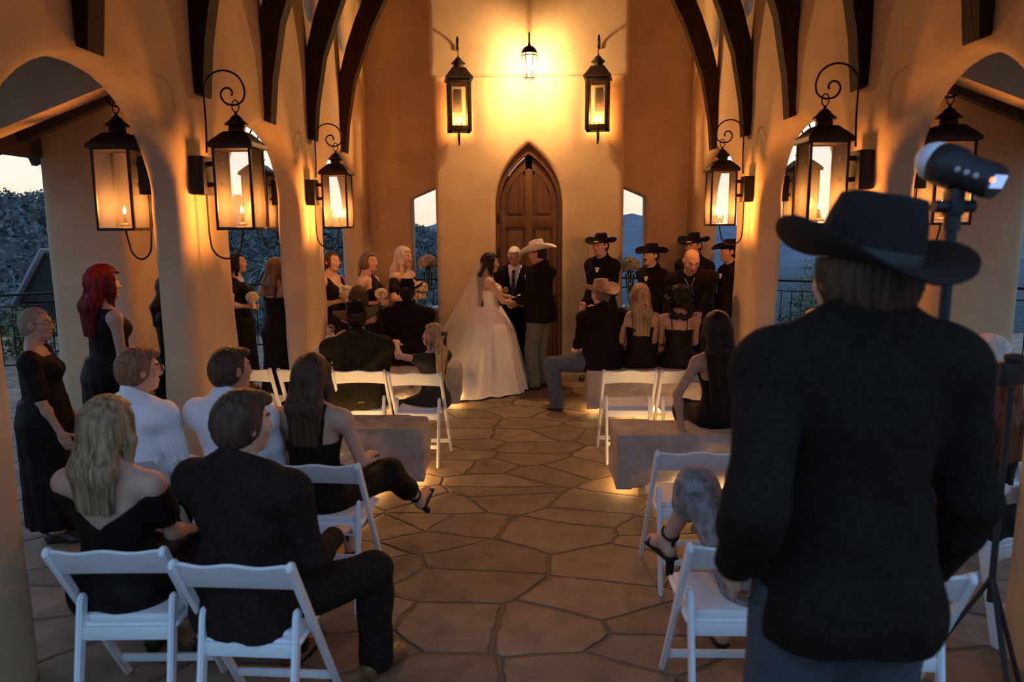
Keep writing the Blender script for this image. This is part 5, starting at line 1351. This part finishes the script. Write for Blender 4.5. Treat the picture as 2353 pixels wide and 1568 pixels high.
q.dress(BLACKD, 'vback', sleeves='off', e=.012).hairs('long', hair_mat('ash_blond', (.12, .07, .035), (.40, .28, .15)), 0.315, vol=.010, gro=.0022).shoes()
q = Person('brown-haired man in dark brown suit seated at the near left aisle', -1.09, 2.68, -18, 1.76, 'm', 'sit', head=(-22, -2, 0), RH=(.20, .30, .68), RF=(.30, .42, .085), kneeR=(.55, .9, .4), skin='light', wide=1.16, face_detail=True, vox=.0075, belly=.01).make()
q.jacket(BROWNS, e=.026, hem=-.11, wr=.006).trousers(BROWNS).shoes(TANSHOE).hairs('short', H_BRN(), vol=.004)
# ---------------------------------------------------------------- right side
q = Person('woman in patterned dress with crossed legs and black heels, mostly hidden by the standing man', 0.96, 2.86, 10, 1.66, 'f', 'sit', .47, head=(0, 0, 0), lean=(0, 6, 0), LF=(-.24, .47, .50), kneeL=(-.25, .5, 1), RF=(.0, .38, .085), skin='light', heel=.05).make()
q.dress(mat('grey_leaf_print', (.10, .085, .08), .8, scale=22, col2=(.34, .31, .30)), 'scoop', shin=.30, sleeves='cap', name='printed_dress').hairs('long', H_BRN(), .25).sandals()
q = Person('blonde woman in sunglasses seated outside the middle right arch', 2.30, 5.95, 42, 1.62, 'f', 'sit', head=(20, 6, 0), skin='light', face_detail=True).make()
q.dress(BLACKD, 'scoop', sleeves='cap').hairs('long', H_PLAT(), .28, vol=.004).glasses(EYE, True).shoes()
q = Person('white-haired person seated in the right gallery behind the standing man', 2.70, 4.36, 50, 1.68, 'f', 'sit', head=(10, 8, -14), skin='pale', face_detail=True).make()
q.dress(BLACKD, 'scoop', sleeves='long').hairs('long', H_WHITE(), .20, vol=.008).shoes()
q = Person('auburn-haired person in the gallery at the right edge of the picture', 2.24, 3.52, 20, 1.64, 'f', 'sit', head=(0, 0, 0), skin='tan', LH=(-.14, .3, .70)).make()
q.dress(BLACKD, 'scoop', sleeves='cap').hairs('long', H_AUB(), .34, vol=.01).shoes()
for x, y, l in ((2.30, 5.70, 'folding chair under the blonde woman in sunglasses, outside the right arch'), (2.70, 4.11, 'folding chair under the white-haired person in the right gallery'), (2.24, 3.26, 'folding chair under the auburn-haired person at the right edge')):
    chair(x, y, 'white ' + l, R_(20))
# standing man in the foreground
q = Person('man in charcoal hat and dark jacket standing in the near right foreground, seen from behind', .715, 1.60, 4, 1.90, 'm', head=(5, -4, 6), RH=(.28, .12, .94), LH=(-.25, .0, 1.03), skin='light', wide=.93, neck=-.062, z0=.16, vox=.0065).make()
q.jacket(CHAR, hem=-.125, e=.022, wr=.004, eh=-.008).trousers(mat('slate_trousers', (.05, .055, .065), .85, var=.2, scale=60)).shoes().hairs('short', H_BRN(), vol=.006, gro=.003, zmax=.032).hat(HATC, crown=.135, brim=(.19, .215), curl=.055, band=BAND, tilt=(9, 3, 0), sc=1.07, cs=1.2)
# ---------------------------------------------------------------- studio flash on its stand, camera at the right edge
FB = mat('flash_body', (.022, .021, .022), .45, var=.1, scale=50)
def strobe():
    r = empty('studio_flash', (1.061, 1.9, .0)); tag(r, 'battery studio flash with white dome on a black stand, above the hat at right', 'flash')
    st = MB(); st.tube([(0, 0, .02), (0, 0, 1.3)], .018, 12); st.tube([(0, 0, 1.3), (0, 0, 1.97)], .014, 12); st.lathe([(.0, 0), (.026, 0), (.026, .07), (0, .07)], (0, 0, 1.28), 14)
    for k in range(3):
        a = 2*PI*k/3 + .4; st.tube([(0, 0, .55), (.42*math.cos(a), .42*math.sin(a), .02)], .012, 8); st.tube([(0, 0, .12), (.2*math.cos(a), .2*math.sin(a), .29)], .008, 6)
    st.build('stand', FB, r)
    kn = MB(); kn.box((0, 0, 2.0), (.035, .05, .07), bev=.008); kn.tube([(-.05, 0, 1.99), (.05, 0, 1.99)], .016, 10); kn.lathe([(0, 0), (.02, 0), (.02, .06), (0, .06)], (0, 0, 1.93), 12); kn.build('tilt_bracket', FB, r)
    ax = Matrix.Rotation(R_(-58), 4, 'Z') @ Matrix.Rotation(R_(22), 4, 'Y') @ Matrix.Scale(.96, 4)
    M = Matrix.Translation((0.02, 0, 2.075)) @ ax
    bo = MB(); bo.lathe([(.0, -.075), (.052, -.075), (.056, -.06), (.055, -.02), (.046, .0), (.045, .075), (.042, .088), (0, .089)], n=28); bo.xform(M @ Matrix.Rotation(PI/2, 4, 'Y')); body = bo.build('flash_head', FB, r)
    dm = MB(); dm.lathe([(.052, -.075), (.050, -.095), (.040, -.115), (.022, -.128), (0, -.132)], n=28); dm.xform(M @ Matrix.Rotation(PI/2, 4, 'Y')); dm.build('diffuser_dome', mat('frosted_dome', (.75, .74, .76), .5), r, smooth=True, angle=None)
    sc = MB(); sc.box((.0905, .0, .004), (.003, .058, .034), None, .001); sc.xform(M); sc.build('screen', emit_mat('lit_screen', (.35, .5, 1.0), 1.1), r)
    bt = MB()
    for x in (.005, .03, .055): bt.lathe([(0, 0), (.008, 0), (.007, .004), (0, .004)], (0, 0, 0), 12) if False else bt.ico((x, -.045, .006), .008, 2, (1, .5, 1))
    bt.xform(M); bt.build('button', mat('button_grey', (.5, .48, .5), .5), r)
    ld = MB(); ld.ico((.0915, -.034, .008), .006, 2); ld.xform(M); ld.build('status_light', emit_mat('red_led', (1, .12, .05), 7), r, smooth=True)
strobe()
def camera_body():
    r = empty('photo_camera', (1.72, 2.62, 1.40), R_(25)); tag(r, 'black camera held up on a thin tripod arm at the right edge', 'camera')
    m = MB(); m.box((0, 0, .02), (.13, .06, .085), bev=.012); m.box((0, 0, .075), (.05, .05, .03), bev=.01); m.build('camera_body', FB, r)
    l = MB(); l.lathe([(0, 0), (.035, 0), (.036, .06), (.04, .09), (0, .09)], n=20); l.xform(Matrix.Translation((0, .02, .02)) @ Matrix.Rotation(-PI/2, 4, 'X')); l.build('lens', FB, r)
    t = MB(); t.tube([(0, 0, -.03), (0, 0, -1.40 + .55)], .012, 8)
    for k in range(3): a = k*2.1; t.tube([(0, 0, -.75), (.3*math.cos(a), .3*math.sin(a), -1.395)], .010, 6)
    t.build('tripod', FB, r)
    s_ = MB(); s_.tube([(-.06, 0, .05), (-.10, -.02, .04), (-.13, -.02, -.06), (-.12, -.01, -.16)], .006, 6); s_.build('strap', FB, r)
camera_body()
rb = empty('receiver_box', (.87, 2.62, .0)); tag(rb, 'small black box with a red and a white light under the near right chair', 'box')
m = MB(); m.box((0, 0, .07), (.16, .10, .14), bev=.01); m.build('case', FB, rb)
m = MB(); m.box((.02, -.051, .11), (.014, .003, .005)); m.build('red_light', emit_mat('red_led_bar', (1, .25, .15), 6), rb)
m = MB(); m.ico((.02, -.051, .05), .005, 1); m.build('white_light', emit_mat('white_led', (.8, .9, 1), 5), rb)
print('script time', round(time.time() - T0, 1))
